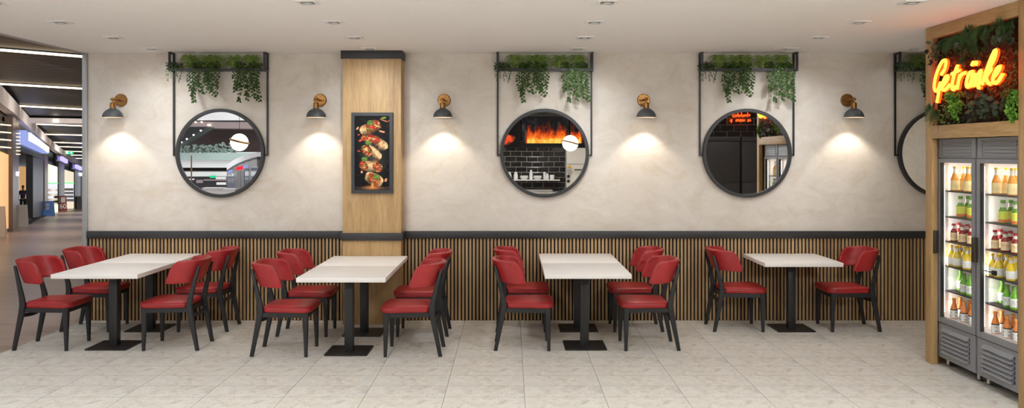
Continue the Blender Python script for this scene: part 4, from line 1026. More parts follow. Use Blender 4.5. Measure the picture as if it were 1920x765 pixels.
rowsB = [('orange_juice', 0, [(1790, 0), (1806.5, 1), (1815, 0), (1823, 1)], 'orange juice bottle', 'top shelf'), ('green_smoothie', 1, [(1800.8, 0), (1814.5, 1), (1821.5, 0)], 'green smoothie bottle', 'second shelf'),
  ('red_juice', 2, [(1788, 0), (1798, 1), (1804, 0), (1814, 1), (1820.5, 0)], 'red juice bottle', 'third shelf'), ('lemon_juice', 3, [(1783.5, 0), (1794, 0), (1799, 1), (1808.5, 1), (1813, 0), (1822, 1)], 'yellow lemon juice bottle', 'fourth shelf'),
  ('kale_juice', 4, [(1793, 1), (1801.5, 1), (1807.5, 0), (1819, 0)], 'white labelled green bottle', 'fifth shelf'), ('carrot_juice', 5, [(1788.5, 0), (1800.5, 1), (1807.5, 0), (1818.5, 1), (1823, 0)], 'orange carrot juice bottle', 'cooler floor')]
ordn = ['first', 'second', 'third', 'fourth', 'fifth', 'sixth']
for kind, si, lst, lab, shl in rowsB:
    pb = bottle_proto(kind); used1 = False
    for ci, cn in ((0, 'wall side cooler'), (1, 'viewer side cooler')):
        for k, (px, rw) in enumerate(lst):
            X = 3.885 if rw == 0 else 3.965
            y = X * F / (px - XV) - D + (CY[ci] - CY[0])
            o = copy_tree(pb) if used1 else pb; used1 = True
            o.location = (X, y, SHELF[si] + .0005); o.rotation_euler = (0, 0, R.uniform(-.25, .25) + .3)
            tag(o, '%s, %s from the wall side, %s of the %s' % (lab, ordn[k], shl, cn), 'bottle', lab + 's in the coolers')
for ci in (0, 1):
    l = bpy.data.lights.new('cooler_light', 'AREA'); l.shape = 'RECTANGLE'; l.size = .40; l.size_y = .30; l.energy = 1.6; l.color = (1, .96, .93)
    o = bpy.data.objects.new('cooler_light', l); COL.objects.link(o); o.location = (4.12, CY[ci], 1.80)
    for s in (-1, 1):
        l = bpy.data.lights.new('cooler_light', 'AREA'); l.shape = 'RECTANGLE'; l.size = .02; l.size_y = 1.3; l.energy = 2.0; l.color = (1, .965, .94); l.spread = math.radians(150)
        o = bpy.data.objects.new('cooler_light', l); COL.objects.link(o); o.location = (3.80 + .052, CY[ci] + s * .235, 1.12); o.rotation_euler = (PI / 2, 0, -PI / 2 - s * .45)
# orange neon writing on the rear tiles
r = empty('neon_sign', (5.7, KY + .03, 2.5), 'orange red neon handwriting on the black tiles above the dark cupboards', 'neon sign')
def mpx(zx, zy):
    px = 1315 + zx / 4.371; py = 200 + zy / 4.371; z = D - KY - .03; X = (px - XV) * z / F; return Vector((X - 5.7, .04, H - (py - YV) * z / F - 2.5))
lines = [[(262, 62), (250, 68), (250, 82), (264, 82)], [(272, 66), (268, 82), (280, 80), (282, 66)], [(292, 52), (288, 82)], [(300, 68), (296, 82), (308, 80), (306, 66)],
  [(322, 50), (318, 84)], [(334, 66), (328, 82), (340, 80), (342, 66)], [(348, 82), (352, 66), (360, 80)], [(372, 50), (368, 84)], [(378, 72), (390, 66), (382, 82)],
  [(232, 106), (230, 118), (240, 118), (244, 104), (238, 134)], [(278, 106), (276, 124), (288, 104)], [(292, 122), (298, 106), (304, 122)], [(312, 106), (308, 122), (322, 106), (320, 124)], [(328, 122), (332, 106), (340, 120), (348, 106)], [(376, 106), (372, 120), (382, 120), (388, 104)], [(392, 108), (396, 120)]]
for ln in lines: MB().tube(smooth_path([mpx(*q) for q in ln], 4), .0125, 6).build('stroke', M['neon_red'], r, smooth=180)
# ================================================================== mall seen directly through the open side
SL = .0439                                   # the concourse falls gently away from the restaurant
def floor_h(y): return -SL * max(0, y)
fl = [(-60, 462), (-20, 452), (0, 446), (16.7, 438), (81.6, 405.5), (125.5, 394), (152.7, 389.8), (185, 387.3)]
FP = []
for px, py in fl:
    z = (H - SL * D) * F / (py - (YV + SL * F)); FP.append((px, z))
def zline(px):
    for (a, za), (b_, zb) in zip(FP, FP[1:]):
        if px <= b_: return za + (zb - za) * (px - a) / (b_ - a)
    return FP[-1][1]
def SP(px, py, k=0.0):
    """point on the shop front line (k metres behind it)"""
    if k < .3: return W(px, py, zline(px)) + shop_n(px) * k
    lo, hi = px - 2, px + 160                      # the recessed plane as seen along this sight line
    for _ in range(40):
        m = (lo + hi) / 2; q = W(m, 0, zline(m)) + shop_n(m) * k
        if q.x / (q.y + D) * F + XV < px: lo = m
        else: hi = m
    q = W(lo, 0, zline(lo)) + shop_n(lo) * k; return W(px, py, q.y + D)
def shop_n(px):
    a = W(px - 3, 0, zline(px - 3)); b_ = W(px + 3, 0, zline(px + 3)); t = (b_ - a); t.z = 0; t.normalize(); n = Vector((-t.y, t.x, 0)); return n if n.x < 0 else -n
def SO(px, py, k): return W(px, py, zline(px)) + shop_n(px) * k
def spanel(a, b_, ta, tb, ba, bb, thick=.15, k=0.0):
    """prism on the shop line: px a..b, top py ta/tb, bottom py ba/bb"""
    m = MB(); pts = [SP(a, ba, k), SP(b_, bb, k), SP(b_, tb, k), SP(a, ta, k)]; return m.prism(pts, shop_n((a + b_) / 2) * thick)
MALL = {}
t = NT('mall_floor_stone'); v = t.coord((1, 1, 1)); rot = math.atan2(.89, -.45)
mp2 = t.coord((.45, 7, 1), (0, 0, -math.radians(4))); a = t.noise(mp2, .9, 6, .7); b2_ = t.noise(v, .6, 4)
t.base(t.mix(.3, t.ramp(a, [(.34, (104, 86, 76)), (.44, (150, 132, 120)), (.56, (166, 148, 136)), (.66, (132, 113, 102))]), t.ramp(b2_, [(.35, (124, 106, 94)), (.65, (152, 134, 122))])))
t.b.inputs['Roughness'].default_value = .3; t.b.inputs['Specular IOR Level'].default_value = .35; M['mfloor'] = t.m
t = NT('mall_slat_ceiling'); tc = t.n('ShaderNodeTexCoord'); dp_ = t.n('ShaderNodeVectorMath'); dp_.operation = 'DOT_PRODUCT'; t.l(tc.outputs['Object'], dp_.inputs[0]); dp_.inputs[1].default_value = (-.46, .888, 0)
fr_ = t.math('FRACT', t.math('DIVIDE', t.math('ADD', dp_.outputs['Value'], 200.0), .62)); t.base(t.mix(t.math('GREATER_THAN', fr_, .55), (12, 11, 12), (44, 39, 38))); t.b.inputs['Roughness'].default_value = .5; M['mceil'] = t.m
M['strip'] = emit('mall_strip_light', (255, 228, 190), 5)
M['soffit'] = plain('mall_soffit_white', (224, 212, 206), .85, vary=.02, nscale=1); M['mcol'] = plain('mall_column_stone', (92, 74, 62), .25, vary=.12, nscale=2); M['mdark'] = plain('mall_dark_cladding', (17, 14, 14), .3, vary=.1, nscale=1)
M['tanglow'] = plain('glowing_tan_shop_interior', (196, 158, 112), .5, vary=.12, nscale=.8, em=(196, 150, 100), est=1.0); M['wglow'] = plain('glowing_shop_wall', (226, 214, 190), .5, vary=.04, nscale=1, em=(226, 212, 186), est=1.0)  # shop lighting is put in as a glow of the surfaces themselves
M['signblue'] = emit('blue_white_lightbox', (168, 182, 248), .85); M['signwhite'] = emit('white_sign_letters', (236, 236, 255), 3.0); M['signviolet'] = emit('violet_sign_letters', (150, 140, 250), 2.4)
M['greenlit'] = emit('green_shelf_light', (70, 220, 110), 1.6); M['exitgreen'] = emit('exit_sign_green', (40, 190, 130), 1.4); M['bluebd'] = plain('blue_board', (52, 92, 150), .5, vary=.15, nscale=3); M['redbd'] = plain('dark_red_board', (120, 34, 34), .5, vary=.1, nscale=3)
M['whitebd'] = plain('white_board', (222, 216, 210), .5, vary=.03, nscale=3); M['greybd'] = plain('grey_board', (182, 174, 166), .5, vary=.05, nscale=2); M['spotw'] = emit('mall_spot', (255, 240, 220), 6)
M['goods'] = plain('white_goods', (226, 220, 212), .5, vary=.03, nscale=3); M['goods_y'] = plain('yellow_goods', (206, 168, 90), .5, vary=.05, nscale=3)
b = MB(); b.add([(-90, -34, 0), (XL, -34, 0), (XL, 0, 0), (-90, 0, 0), (XL, .15, 0), (XL, 110, floor_h(110)), (-90, 110, floor_h(110))], [(0, 1, 2, 3), (3, 2, 5, 6)])
o = b.build('mall_floor', M['mfloor'], smooth=0); m_ = o.modifiers.new('s', 'SOLIDIFY'); m_.thickness = .2; m_.offset = -1
struct(o, 'polished beige stone floor of the mall concourse', 'floor')
HC = 4.7; KC = HC - (H - SL * D)
def CP(px, py, dh=0.0):
    z = KC * F / (YV + SL * F - py); return W(px, py, z) - Vector((0, 0, dh))
b = MB(); b.add([(-90, 1.0, HC), (-2.5, 1.0, HC), (-2.5, 110, HC + floor_h(110)), (-90, 110, HC + floor_h(110))], [(0, 1, 2, 3)])
o = b.build('mall_ceiling', M['mceil'], smooth=0); m_ = o.modifiers.new('s', 'SOLIDIFY'); m_.thickness = .3; m_.offset = 1
struct(o, 'dark slatted ceiling of the mall crossed by light strips', 'ceiling')
o.location.z = .34
strips = [(-40, 92.6, 175, 109.8, 'first'), (-30, 157.3, 175, 169, 'second'), (37, 200, 170, 207, 'third'), (68, 233.8, 170, 237.6, 'fourth'), (84.5, 252.8, 165, 254.6, 'fifth'), (98, 267.6, 165, 269.8, 'sixth'),
          (108, 275.5, 165, 277.4, 'seventh'), (118, 284.0, 165, 285.4, 'eighth'), (124, 291.0, 165, 292.0, 'ninth'), (132, 297.0, 165, 297.8, 'tenth')]
for x0, y0, x1, y1, nm in strips:
    a, c = CP(x0, y0), CP(x1, y1); r = empty('strip_light', a.lerp(c, .5), 'warm light strip on the dark mall ceiling, %s one from the restaurant' % nm, 'ceiling light', 'light strips on the mall ceiling'); cpt = a.lerp(c, .5)
    sp_w = max(.10, .0038 * (a.y + D))
    MB().beam(a - cpt + Vector((0, 0, .03)), c - cpt + Vector((0, 0, .03)), (sp_w, .05)).build('diffuser', M['strip'], r, smooth=0)
    MB().beam(a - cpt + Vector((0, 0, .09)), c - cpt + Vector((0, 0, .09)), (sp_w * 1.5, .08)).build('housing', M['mdark'], r, smooth=0)
a, c = CP(46, 222), CP(178, 224.4)
struct(MB().beam(a + Vector((0, 0, -.10)), c + Vector((0, 0, -.10)), (1.5, .22)).build('beam_1', M['soffit'], smooth=0), 'pale cross beam under the dark mall ceiling', 'beam')
for q, nm in ((.49, 'left'), (.53, 'right')):
    p = a.lerp(c, q); dr_ = (c - a).normalized(); nn = Vector((dr_.y, -dr_.x, 0)).normalized(); nn = nn if nn.y < 0 else -nn; o = MB().lathe([(0, -.05), (.035, -.035), (.05, 0), (.035, .035), (0, .05)], 12, tuple(p + nn * .79 + Vector((0, 0, -.10)))).build('beam_spot', M['spotw']); tag(o, 'tiny bright spot on the pale mall cross beam, %s of two' % nm, 'ceiling light', 'spots on the mall cross beam')
# bulkhead over the shops
bk = MB(); pxs = [-50, -20, 0, 18, 36, 60, 88, 110, 128, 146, 160, 180]
top = [(-50, 118), (-20, 148), (0, 169), (18, 188), (36, 207.5), (60, 234), (88, 263), (110, 281), (128, 293.5), (146, 304.5), (160, 311), (180, 318)]
bot = [(-50, 160), (-20, 182), (0, 197.5), (18, 210), (36, 226), (60, 249), (88, 272), (110, 287.5), (128, 299), (146, 309.5), (160, 315.5), (180, 322)]
for i in range(len(pxs) - 1):
    P = [SP(pxs[i], bot[i][1], -.1), SP(pxs[i + 1], bot[i + 1][1], -.1), SP(pxs[i + 1], top[i + 1][1] - 4, -.1), SP(pxs[i], top[i][1] - 4, -.1)]
    bk.prism(P, shop_n(pxs[i]) * .3)
struct(bk.build('trim_mall', M['soffit'], smooth=0), 'pale curved bulkhead running above the mall shop fronts', 'bulkhead')
def py_b(px):
    for (a, ya), (b_, yb) in zip(bot, bot[1:]):
        if px <= b_: return ya + (yb - ya) * (px - a) / (b_ - a)
    return bot[-1][1]
def py_f(px):
    for (a, ya), (b_, yb) in zip(fl, fl[1:]):
        if px <= b_: return ya + (yb - ya) * (px - a) / (b_ - a)
    return fl[-1][1]
# dark rear of the shops
b = MB()
for i in range(len(pxs) - 1): b.prism([SO(pxs[i], py_f(pxs[i]) + 6, 9), SO(pxs[i + 1], py_f(pxs[i + 1]) + 6, 9), SO(pxs[i + 1], py_b(pxs[i + 1]) - 25, 9), SO(pxs[i], py_b(pxs[i]) - 25, 9)], shop_n(pxs[i]) * .5)
struct(b.build('wall_mall', M['mdark'], smooth=0), 'dark rear wall of the mall shops', 'wall')
def shopfront(label):
    return empty('shop_front', (0, 0, 0), label, 'shop front', 'shop fronts along the mall')
def sp_part(nm, mat, par, *a, **k): return spanel(*a, **k).build(nm, M[mat], par, smooth=0)
s1 = shopfront('warm lit glass shop front closest to the restaurant in the mall')
sp_part('lit_display', 'tanglow', s1, -50, 21, 262, 290, 445, 428, k=.08); sp_part('header', 'mcol', s1, -50, 25, 160, 220, 196, 236, k=.2); sp_part('fascia', 'mdark', s1, -50, 25, 196, 236, 262, 290, k=.05)
sp_part('plinth', 'greybd', s1, -50, 22, 446, 428, 466, 437, k=.1); sp_part('column', 'mcol', s1, 21, 27, 218, 222, 436, 433, thick=.25, k=-.05); sp_part('mullion', 'mcol', s1, 27, 35.5, 224, 229, 433, 429, thick=.1, k=.0)
for i in range(7): sp_part('glow_line', 'wglow', s1, 27, 35, 249 + 6.5 * i, 249.4 + 6.5 * i, 251 + 6.5 * i, 251.4 + 6.5 * i, thick=.04, k=-.06)  # reflections on the column put in as glowing strips
for i in range(4): sp_part('glow_line', 'wglow', s1, 0, 20, 232 + 14 * i, 234 + 14 * i, 234.5 + 14 * i, 236.3 + 14 * i, thick=.04, k=-.02)
s2 = shopfront('dark open shop front with a big glowing blue white sign')
sp_part('light_box', 'signblue', s2, 35.5, 81, 244, 275, 268, 288, thick=.3, k=-.25); sp_part('header', 'mdark', s2, 35.5, 84, 229, 268, 247, 277, k=.1)
for i in range(9):
    x = 39 + i * 4.5; y0 = 246.5 + (x - 36) * .70; sp_part('letter', 'signwhite', s2, x, x + 3.3, y0, y0 + 2.2, y0 + 15 - i * .6, y0 + 17 - i * .6, thick=.1, k=-.35)
sp_part('lintel', 'mdark', s2, 35.5, 84, 268, 288, 281, 300, thick=.2, k=.05); sp_part('dark_wing', 'mdark', s2, 64, 83, 290, 300, 408.5, 405.5, thick=.3, k=.05)
MB().prism([W(36, 362, 60), W(54, 362, 60), W(54, 314, 60), W(36, 312, 60)], (0, .2, 0)).build('interior_panel', M['tanglow'], s2, smooth=0); sp_part('letter', 'signwhite', s2, 28.2, 29.4, 322, 322, 330, 330, thick=.05, k=-.03)
sp_part('letter', 'signwhite', s2, 30, 35, 322, 322, 323.6, 323.6, thick=.05, k=-.03); sp_part('letter', 'signwhite', s2, 32, 33.4, 322, 322, 330, 330, thick=.05, k=-.03)
for x in (52, 63): MB().prism([W(x, 399, 50), W(x + .9, 399, 50), W(x + .9, 362, 50), W(x, 362, 50)], (0, .06, 0)).build('gate_post', M['greybd'], s2, smooth=0)
MB().prism([W(52, 363.4, 50), W(63.9, 363.4, 50), W(63.9, 362, 50), W(52, 362, 50)], (0, .06, 0)).build('gate_rail', M['greybd'], s2, smooth=0)
sp_part('threshold', 'mdark', s2, 20, 84, 436.0, 404.0, 439, 406, thick=.3, k=-.1)
s3 = shopfront('shop front with goods on white shelves under violet lettering')
sp_part('column', 'mcol', s3, 84, 90, 268, 272, 405.5, 403, thick=.08); sp_part('column', 'mdark', s3, 110.5, 115, 288, 291, 398, 396.5, thick=.08); sp_part('header', 'mdark', s3, 90, 111, 275, 288, 306, 313, thick=.4, k=.3)
sp_part('lit_wall', 'wglow', s3, 90, 110.5, 306, 313, 343, 343.5, thick=.1, k=.10); sp_part('green_line', 'greenlit', s3, 90, 110.5, 342.5, 343, 344.2, 344.4, thick=.1, k=.04)
for i in range(4): sp_part('shelf', 'goods', s3, 91, 110, 354 + i * 9, 354 + i * 8.6, 359 + i * 9, 358.6 + i * 8.6, thick=.1, k=.06)
sp_part('lit_base', 'wglow', s3, 98, 110.5, 384, 383, 399, 397.5, thick=.1, k=.05)
for i in range(5): sp_part('letter', 'signviolet', s3, 100.5 + i * 2.4, 102 + i * 2.4, 293 + i * 1.4, 293.7 + i * 1.4, 300.5 + i * 1.3, 301.2 + i * 1.3, thick=.15, k=-.5)
sp_part('sign_board', 'mdark', s3, 97, 113.5, 290, 298, 300.5, 306.5, thick=.1, k=-.3)
s4 = shopfront('farther shop front with tiered white shelves beyond the dark column')
sp_part('column', 'mcol', s4, 115, 121, 291, 295, 396.5, 395, thick=.08); sp_part('column', 'mdark', s4, 140.5, 146, 306, 309, 392, 391, thick=.08); sp_part('header', 'mdark', s4, 121, 141, 295, 306, 317, 323, thick=.4, k=.3)
sp_part('lit_wall', 'wglow', s4, 121, 140.5, 317, 323, 342.5, 343, thick=.1, k=.10); sp_part('green_line', 'greenlit', s4, 118, 140.5, 342, 342.6, 343.6, 344, thick=.1, k=.04)
for i in range(5): sp_part('shelf', 'goods' if i else 'goods_y', s4, 122, 139.5, 353 + i * 6.6, 353 + i * 6.6, 357.5 + i * 6.6, 357.5 + i * 6.6, thick=.1, k=.06)
for i in range(5): sp_part('letter', 'signviolet', s4, 130.5 + i * 2.3, 132 + i * 2.3, 308.4 + i * 1.1, 309 + i * 1.1, 315 + i * 1, 315.6 + i * 1, thick=.15, k=-.5)
sp_part('sign_board', 'mdark', s4, 127.5, 143, 306.5, 313, 316, 321, thick=.1, k=-.3); sp_part('lit_base', 'wglow', s4, 120, 140, 378, 378, 392, 391, thick=.1, k=.05)
s5 = shopfront('last visible dark shop front at the end of the mall bend')
sp_part('column', 'mcol', s5, 146, 151, 309, 311, 391, 390, thick=.08); sp_part('backing', 'mdark', s5, 151, 185, 311, 322, 389.8, 387.3, thick=.3, k=.4); sp_part('letter', 'signwhite', s5, 148.5, 152.5, 324, 324, 325.4, 325.4, thick=.1, k=-.1); sp_part('letter', 'signwhite', s5, 150, 151.3, 324, 324, 330, 330, thick=.1, k=-.1)
# boards standing on the concourse
def aboard(pxc, py0, py1, wpx, mat, label, inset=-1.2, lean=.10, extra=None):
    base_z = (H - SL * D) * F / (py1 - (YV + SL * F)); c = W(pxc, py1, base_z); hgt = (py1 - py0) * base_z / F; w = wpx * base_z / F
    r = empty('pavement_sign', c, label, 'sign', 'standing boards in the mall'); t_ = Vector((.9, .43, 0)).normalized(); n = Vector((t_.y, -t_.x, 0))
    for sg, nm in ((1, 'front_board'), (-1, 'rear_board')):
        P = [t_ * (-w / 2) + n * (.28 * sg * hgt / 1.2), t_ * (w / 2) + n * (.28 * sg * hgt / 1.2), t_ * (w * .42) + n * (.02 * sg) + Vector((0, 0, hgt)), t_ * (-w * .42) + n * (.02 * sg) + Vector((0, 0, hgt))]
        MB().prism(P, n * (.03 * -sg)).build(nm, M[mat], r, smooth=0)
    if extra: extra(r, t_, n, w, hgt)
    return r
def sixty(r, t_, n, w, hgt):
    cu = bpy.data.curves.new('t', 'FONT'); cu.body = '60'; cu.size = hgt * .42; cu.align_x = 'CENTER'; cu.align_y = 'CENTER'
    to = bpy.data.objects.new('t', cu); COL.objects.link(to); bpy.context.view_layer.update(); me = bpy.data.meshes.new_from_object(to.evaluated_get(bpy.context.evaluated_depsgraph_get())); bpy.data.objects.remove(to)
    for v in me.vertices:
        z = hgt * .33 + v.co.y; v.co = t_ * (v.co.x * .9) + n * (.28 * hgt / 1.2 * (1 - z / hgt) + .05) + Vector((0, 0, z))
    me.materials.clear(); me.materials.append(M['whitebd']); o = bpy.data.objects.new('lettering', me); COL.objects.link(o); o.parent = r
    MB().prism([t_ * (-w * .30) + n * (.16 * hgt / 1.2) + Vector((0, 0, hgt * .58)), t_ * (w * .30) + n * (.16 * hgt / 1.2) + Vector((0, 0, hgt * .58)), t_ * (w * .28) + n * (.09 * hgt / 1.2) + Vector((0, 0, hgt * .9)), t_ * (-w * .28) + n * (.09 * hgt / 1.2) + Vector((0, 0, hgt * .9))], n * .03).build('printed_disc', M['greybd'], r, smooth=0)
def white_lines(r, t_, n, w, hgt):
    for q in (.45, .55, .68, .78): MB().prism([t_ * (-w * .25) + n * (.28 * hgt / 1.2 * (1 - q) + .035) + Vector((0, 0, hgt * q)), t_ * (w * .05) + n * (.28 * hgt / 1.2 * (1 - q) + .035) + Vector((0, 0, hgt * q)), t_ * (w * .05) + n * (.28 * hgt / 1.2 * (1 - q) + .035) + Vector((0, 0, hgt * (q + .03))), t_ * (-w * .25) + n * (.28 * hgt / 1.2 * (1 - q) + .035) + Vector((0, 0, hgt * (q + .03)))], n * .01).build('printed_line', M['whitebd'], r, smooth=0)
aboard(43.5, 384, 425, 16, 'greybd', 'pale grey standing board in front of the dark open shop'); aboard(92, 377, 404.5, 19, 'bluebd', 'blue standing board at the dark column in the mall', extra=white_lines)
aboard(118.5, 367, 396.5, 12.5, 'redbd', 'dark red standing board reading 60 in the mall', extra=sixty); aboard(105.5, 367, 396, 9, 'whitebd', 'plain white standing board beside the dark red one in the mall'); aboard(148, 368, 391, 9, 'mdark', 'dark standing board with colourful print at the mall bend'); aboard(3.5, 387, 444, 13, 'greybd', 'standing board at the warm lit shop front, closest to the restaurant')
# exit sign
z = 56; c = W(130, 286.5, z); r = empty('exit_sign', c, 'small green exit sign hanging from the mall ceiling', 'exit sign'); MB().box((-.27, -.03, -.10), (.27, .03, .10)).build('sign_face', M['exitgreen'], r, smooth=0)
MB().box((-.20, -.035, -.05), (-.06, -.031, .06)).build('pictogram', M['signwhite'], r, smooth=0); MB().prism([(.05, -.031, 0), (.18, -.031, .05), (.18, -.031, -.05)], (0, -.004, 0)).build('arrow', M['signwhite'], r, smooth=0)
MB().tube([(0, 0, .1), (0, 0, HC + floor_h(c.y) - c.z)], .012, 6).build('rod', M['mdark'], r)
# person standing in the dark shop, back turned
def skin(name, verts, edges, radii, mat, parent=None, sub=2, root=0):
    me = bpy.data.meshes.new(name); me.from_pydata(verts, edges, []); o = bpy.data.objects.new(name, me); COL.objects.link(o)
    m = o.modifiers.new('k', 'SKIN'); m.use_smooth_shade = True
    for i, rr in enumerate(radii):
        sv = me.skin_vertices[0].data[i]; sv.radius = rr if isinstance(rr, tuple) else (rr, rr); sv.use_root = (i == root)
    m = o.modifiers.new('u', 'SUBSURF'); m.levels = sub; m.render_levels = sub; bake(o); o.data.materials.clear(); o.data.materials.append(mat); o.parent = parent; return o
M['skin_t'] = plain('skin_tone', (150, 108, 84), .6, vary=.03); M['hair'] = plain('dark_hair', (22, 18, 16), .7, vary=.1); M['jacket'] = plain('dark_violet_jacket', (60, 44, 62), .8, vary=.15, nscale=8); M['trousers'] = plain('dark_trousers', (26, 25, 30), .85, vary=.1); M['shoe'] = plain('dark_shoe', (20, 18, 18), .6)
zz_ = (H - SL * D) * F / (398 - (YV + SL * F)); pc = W(43, 398, zz_); zz0 = floor_h(pc.y) ; pc.z = zz0
pr_ = empty('person', pc, 'person with dark hair and dark violet jacket standing inside the dark mall shop', 'person')
V = []; E = []; Rr = []
def addv(p, r_, par=None):
    V.append(p); Rr.append(r_); i = len(V) - 1
    if par is not None: E.append((par, i))
    return i
pel = addv((0, 0, .92), (.15, .10)); wst = addv((0, 0, 1.08), (.13, .09), pel); chs = addv((0, .01, 1.28), (.16, .10), wst); nk0 = addv((0, 0, 1.43), (.07, .07), chs); nk = addv((0, .01, 1.50), .052, nk0); hd0 = addv((0, .02, 1.58), (.075, .085), nk); hd1 = addv((0, .02, 1.68), (.070, .08), hd0)
for s in (1, -1):
    sh = addv((s * .17, 0, 1.38), .055, chs); el = addv((s * .23, -.02, 1.11), .040, sh); wr = addv((s * .22, .06, .88), .027, el); hn = addv((s * .215, .085, .80), (.022, .036), wr)
    for q, L_ in ((-.024, .075), (-.008, .085), (.008, .08), (.024, .065)):
        k0 = addv((s * .215, .085 + q, .75), .010, hn); addv((s * .208, .092 + q, .75 - L_ * .6), .008, k0)
    th_ = addv((s * .205, .125, .78), .010, hn); addv((s * .20, .14, .745), .008, th_)
    hp = addv((s * .09, 0, .84), .085, pel); kn = addv((s * .10, .01, .48), .055, hp); an = addv((s * .10, -.01, .09), .036, kn); ft = addv((s * .11, .10, .035), (.035, .03), an)
skin('body', V, E, Rr, M['skin_t'], pr_)
skin('hair', [(0, .0, 1.62), (0, -.01, 1.72), (0, .03, 1.755)], [(0, 1), (1, 2)], [(.088, .085), (.092, .095), (.05, .05)], M['hair'], pr_)
skin('jacket', [(0, 0, .86), (0, 0, 1.08), (0, .01, 1.28), (0, 0, 1.42), (.17, 0, 1.385), (.235, -.02, 1.11), (.224, .055, .90), (-.17, 0, 1.385), (-.235, -.02, 1.11), (-.224, .055, .90)], [(0, 1), (1, 2), (2, 3), (2, 4), (4, 5), (5, 6), (2, 7), (7, 8), (8, 9)], [(.185, .13), (.165, .12), (.19, .13), (.09, .09), .075, .058, .045, .075, .058, .045], M['jacket'], pr_)
skin('trousers', [(0, 0, .93), (.09, 0, .84), (.10, .01, .48), (.10, -.01, .10), (-.09, 0, .84), (-.10, .01, .48), (-.10, -.01, .10)], [(0, 1), (1, 2), (2, 3), (0, 4), (4, 5), (5, 6)], [(.17, .12), .105, .075, .06, .105, .075, .06], M['trousers'], pr_)
for s in (1, -1): skin('shoe', [(s * .10, -.03, .045), (s * .11, .12, .035)], [(0, 1)], [(.045, .045), (.042, .033)], M['shoe'], pr_)
for s in (1, -1): pass
sh_ = bpy.data.objects['person'] if 'person' in bpy.data.objects else pr_; sh_.rotation_euler = (0, 0, .5)
# unseen fill lights added to brighten the mall and its bulkhead
for px, py in ((120, 60), (135, 130), (145, 180), (150, 215), (150, 245), (155, 262)):
    p = CP(px, py); l = bpy.data.lights.new('mall_fill_light', 'AREA'); l.shape = 'RECTANGLE'; l.size = 8; l.size_y = 2; l.energy = 170 * ((p.y + D) / 22) ** .8; l.color = (1, .93, .85); o = bpy.data.objects.new('mall_fill_light', l); COL.objects.link(o); o.location = p - Vector((0, 0, .3)); o.rotation_euler = (0, math.radians(50), 0)

# ================================================================== mall side reflected in the first mirror
def MP(zx, zy, z):
    px = 325 + zx / 4.371; py = 200 + zy / 4.371; return Vector(((px - XV) * z / F, D - z, H - (py - YV) * z / F))
def mpanel(z, x0, x1, ya0, ya1, yb0, yb1, thick=.4, z1=None):
    z1 = z1 or z; return MB().prism([MP(x0, yb0, z), MP(x1, yb1, z1), MP(x1, ya1, z1), MP(x0, ya0, z)], (0, -thick, 0))
M['brownwall'] = plain('brown_gallery_wall', (92, 74, 70), .5, vary=.12, nscale=.6); M['gwhite'] = plain('gallery_white', (226, 224, 220), .5, vary=.02, nscale=1, em=(226, 226, 226), est=.05); M['glassgreen'] = plain('green_tinted_balustrade', (178, 196, 186), .15, vary=.05, nscale=1)  # gallery white carries a faint added glow to look brighter
M['gdark'] = plain('gallery_dark', (52, 48, 50), .6, vary=.1, nscale=.6); M['mauve'] = plain('mauve_soffit', (150, 132, 128), .6, vary=.04, nscale=.6)
g = empty('mall_gallery', (0, 0, 0), 'white mall gallery with brown rear wall across the atrium, in the first mirror', 'building')
ZG = 80
mpanel(ZG, -300, 1100, -400, -400, 112, 112, thick=8).build('upper_fascia', M['gwhite'], g, smooth=0); mpanel(ZG, -300, 1100, 112, 140, 168, 186, thick=5).build('soffit', M['mauve'], g, smooth=0)
mpanel(ZG + 5, -300, 1100, 150, 160, 372, 372).build('rear_wall', M['brownwall'], g, smooth=0); mpanel(ZG, -300, 1100, 436, 436, 500, 500, thick=5).build('parapet', M['gwhite'], g, smooth=0)
mpanel(ZG - .6, -300, 1100, 378, 378, 437, 437, thick=.06).build('glass_balustrade', M['glassgreen'], g, smooth=0)
mpanel(ZG + 5, -300, 1100, 498, 498, 540, 540).build('lower_wall', M['gdark'], g, smooth=0); mpanel(ZG, -300, 1100, 534, 534, 572, 572, thick=5).build('lower_slab', M['gwhite'], g, smooth=0); mpanel(ZG + 4, -300, 1100, 570, 570, 760, 760).build('ground_shops', M['gdark'], g, smooth=0)
for x0, x1, y0, y1, mt in ((350, 430, 576, 594, 'gwhite'), (355, 430, 620, 640, 'gwhite'), (250, 440, 596, 606, 'mauve'), (300, 345, 566, 584, 'exitgreen'), (190, 240, 600, 625, 'mauve'), (60, 170, 590, 600, 'gwhite')):
    mpanel(ZG - .3, x0, x1, y0, y0, y1, y1, thick=.2).build('shop_sign', M[mt], g, smooth=0)
for zx in (285, 298, 180, 230):
    b = MB(); p = MP(zx, 150 if zx > 250 else 126, ZG - .2); b.tube([p, p + Vector((0, -.3, 0))], .06, 10); b.build('spot', M['spotw'], g)
b = MB().prism([MP(280, 165, 76), MP(40, 318, 76), MP(-60, 330, 76), MP(-60, 165, 76)], (0, -2, 0)); e_ = b.build('escalator_underside', M['blackplastic'], g, smooth=0)
for q in (.18, .45, .70, .90):
    p = MP(265, 172, 75.6).lerp(MP(45, 305, 75.6), q); MB().tube([p, p + Vector((0, -.1, 0))], .07, 8).build('spot', M['spotw'], g)
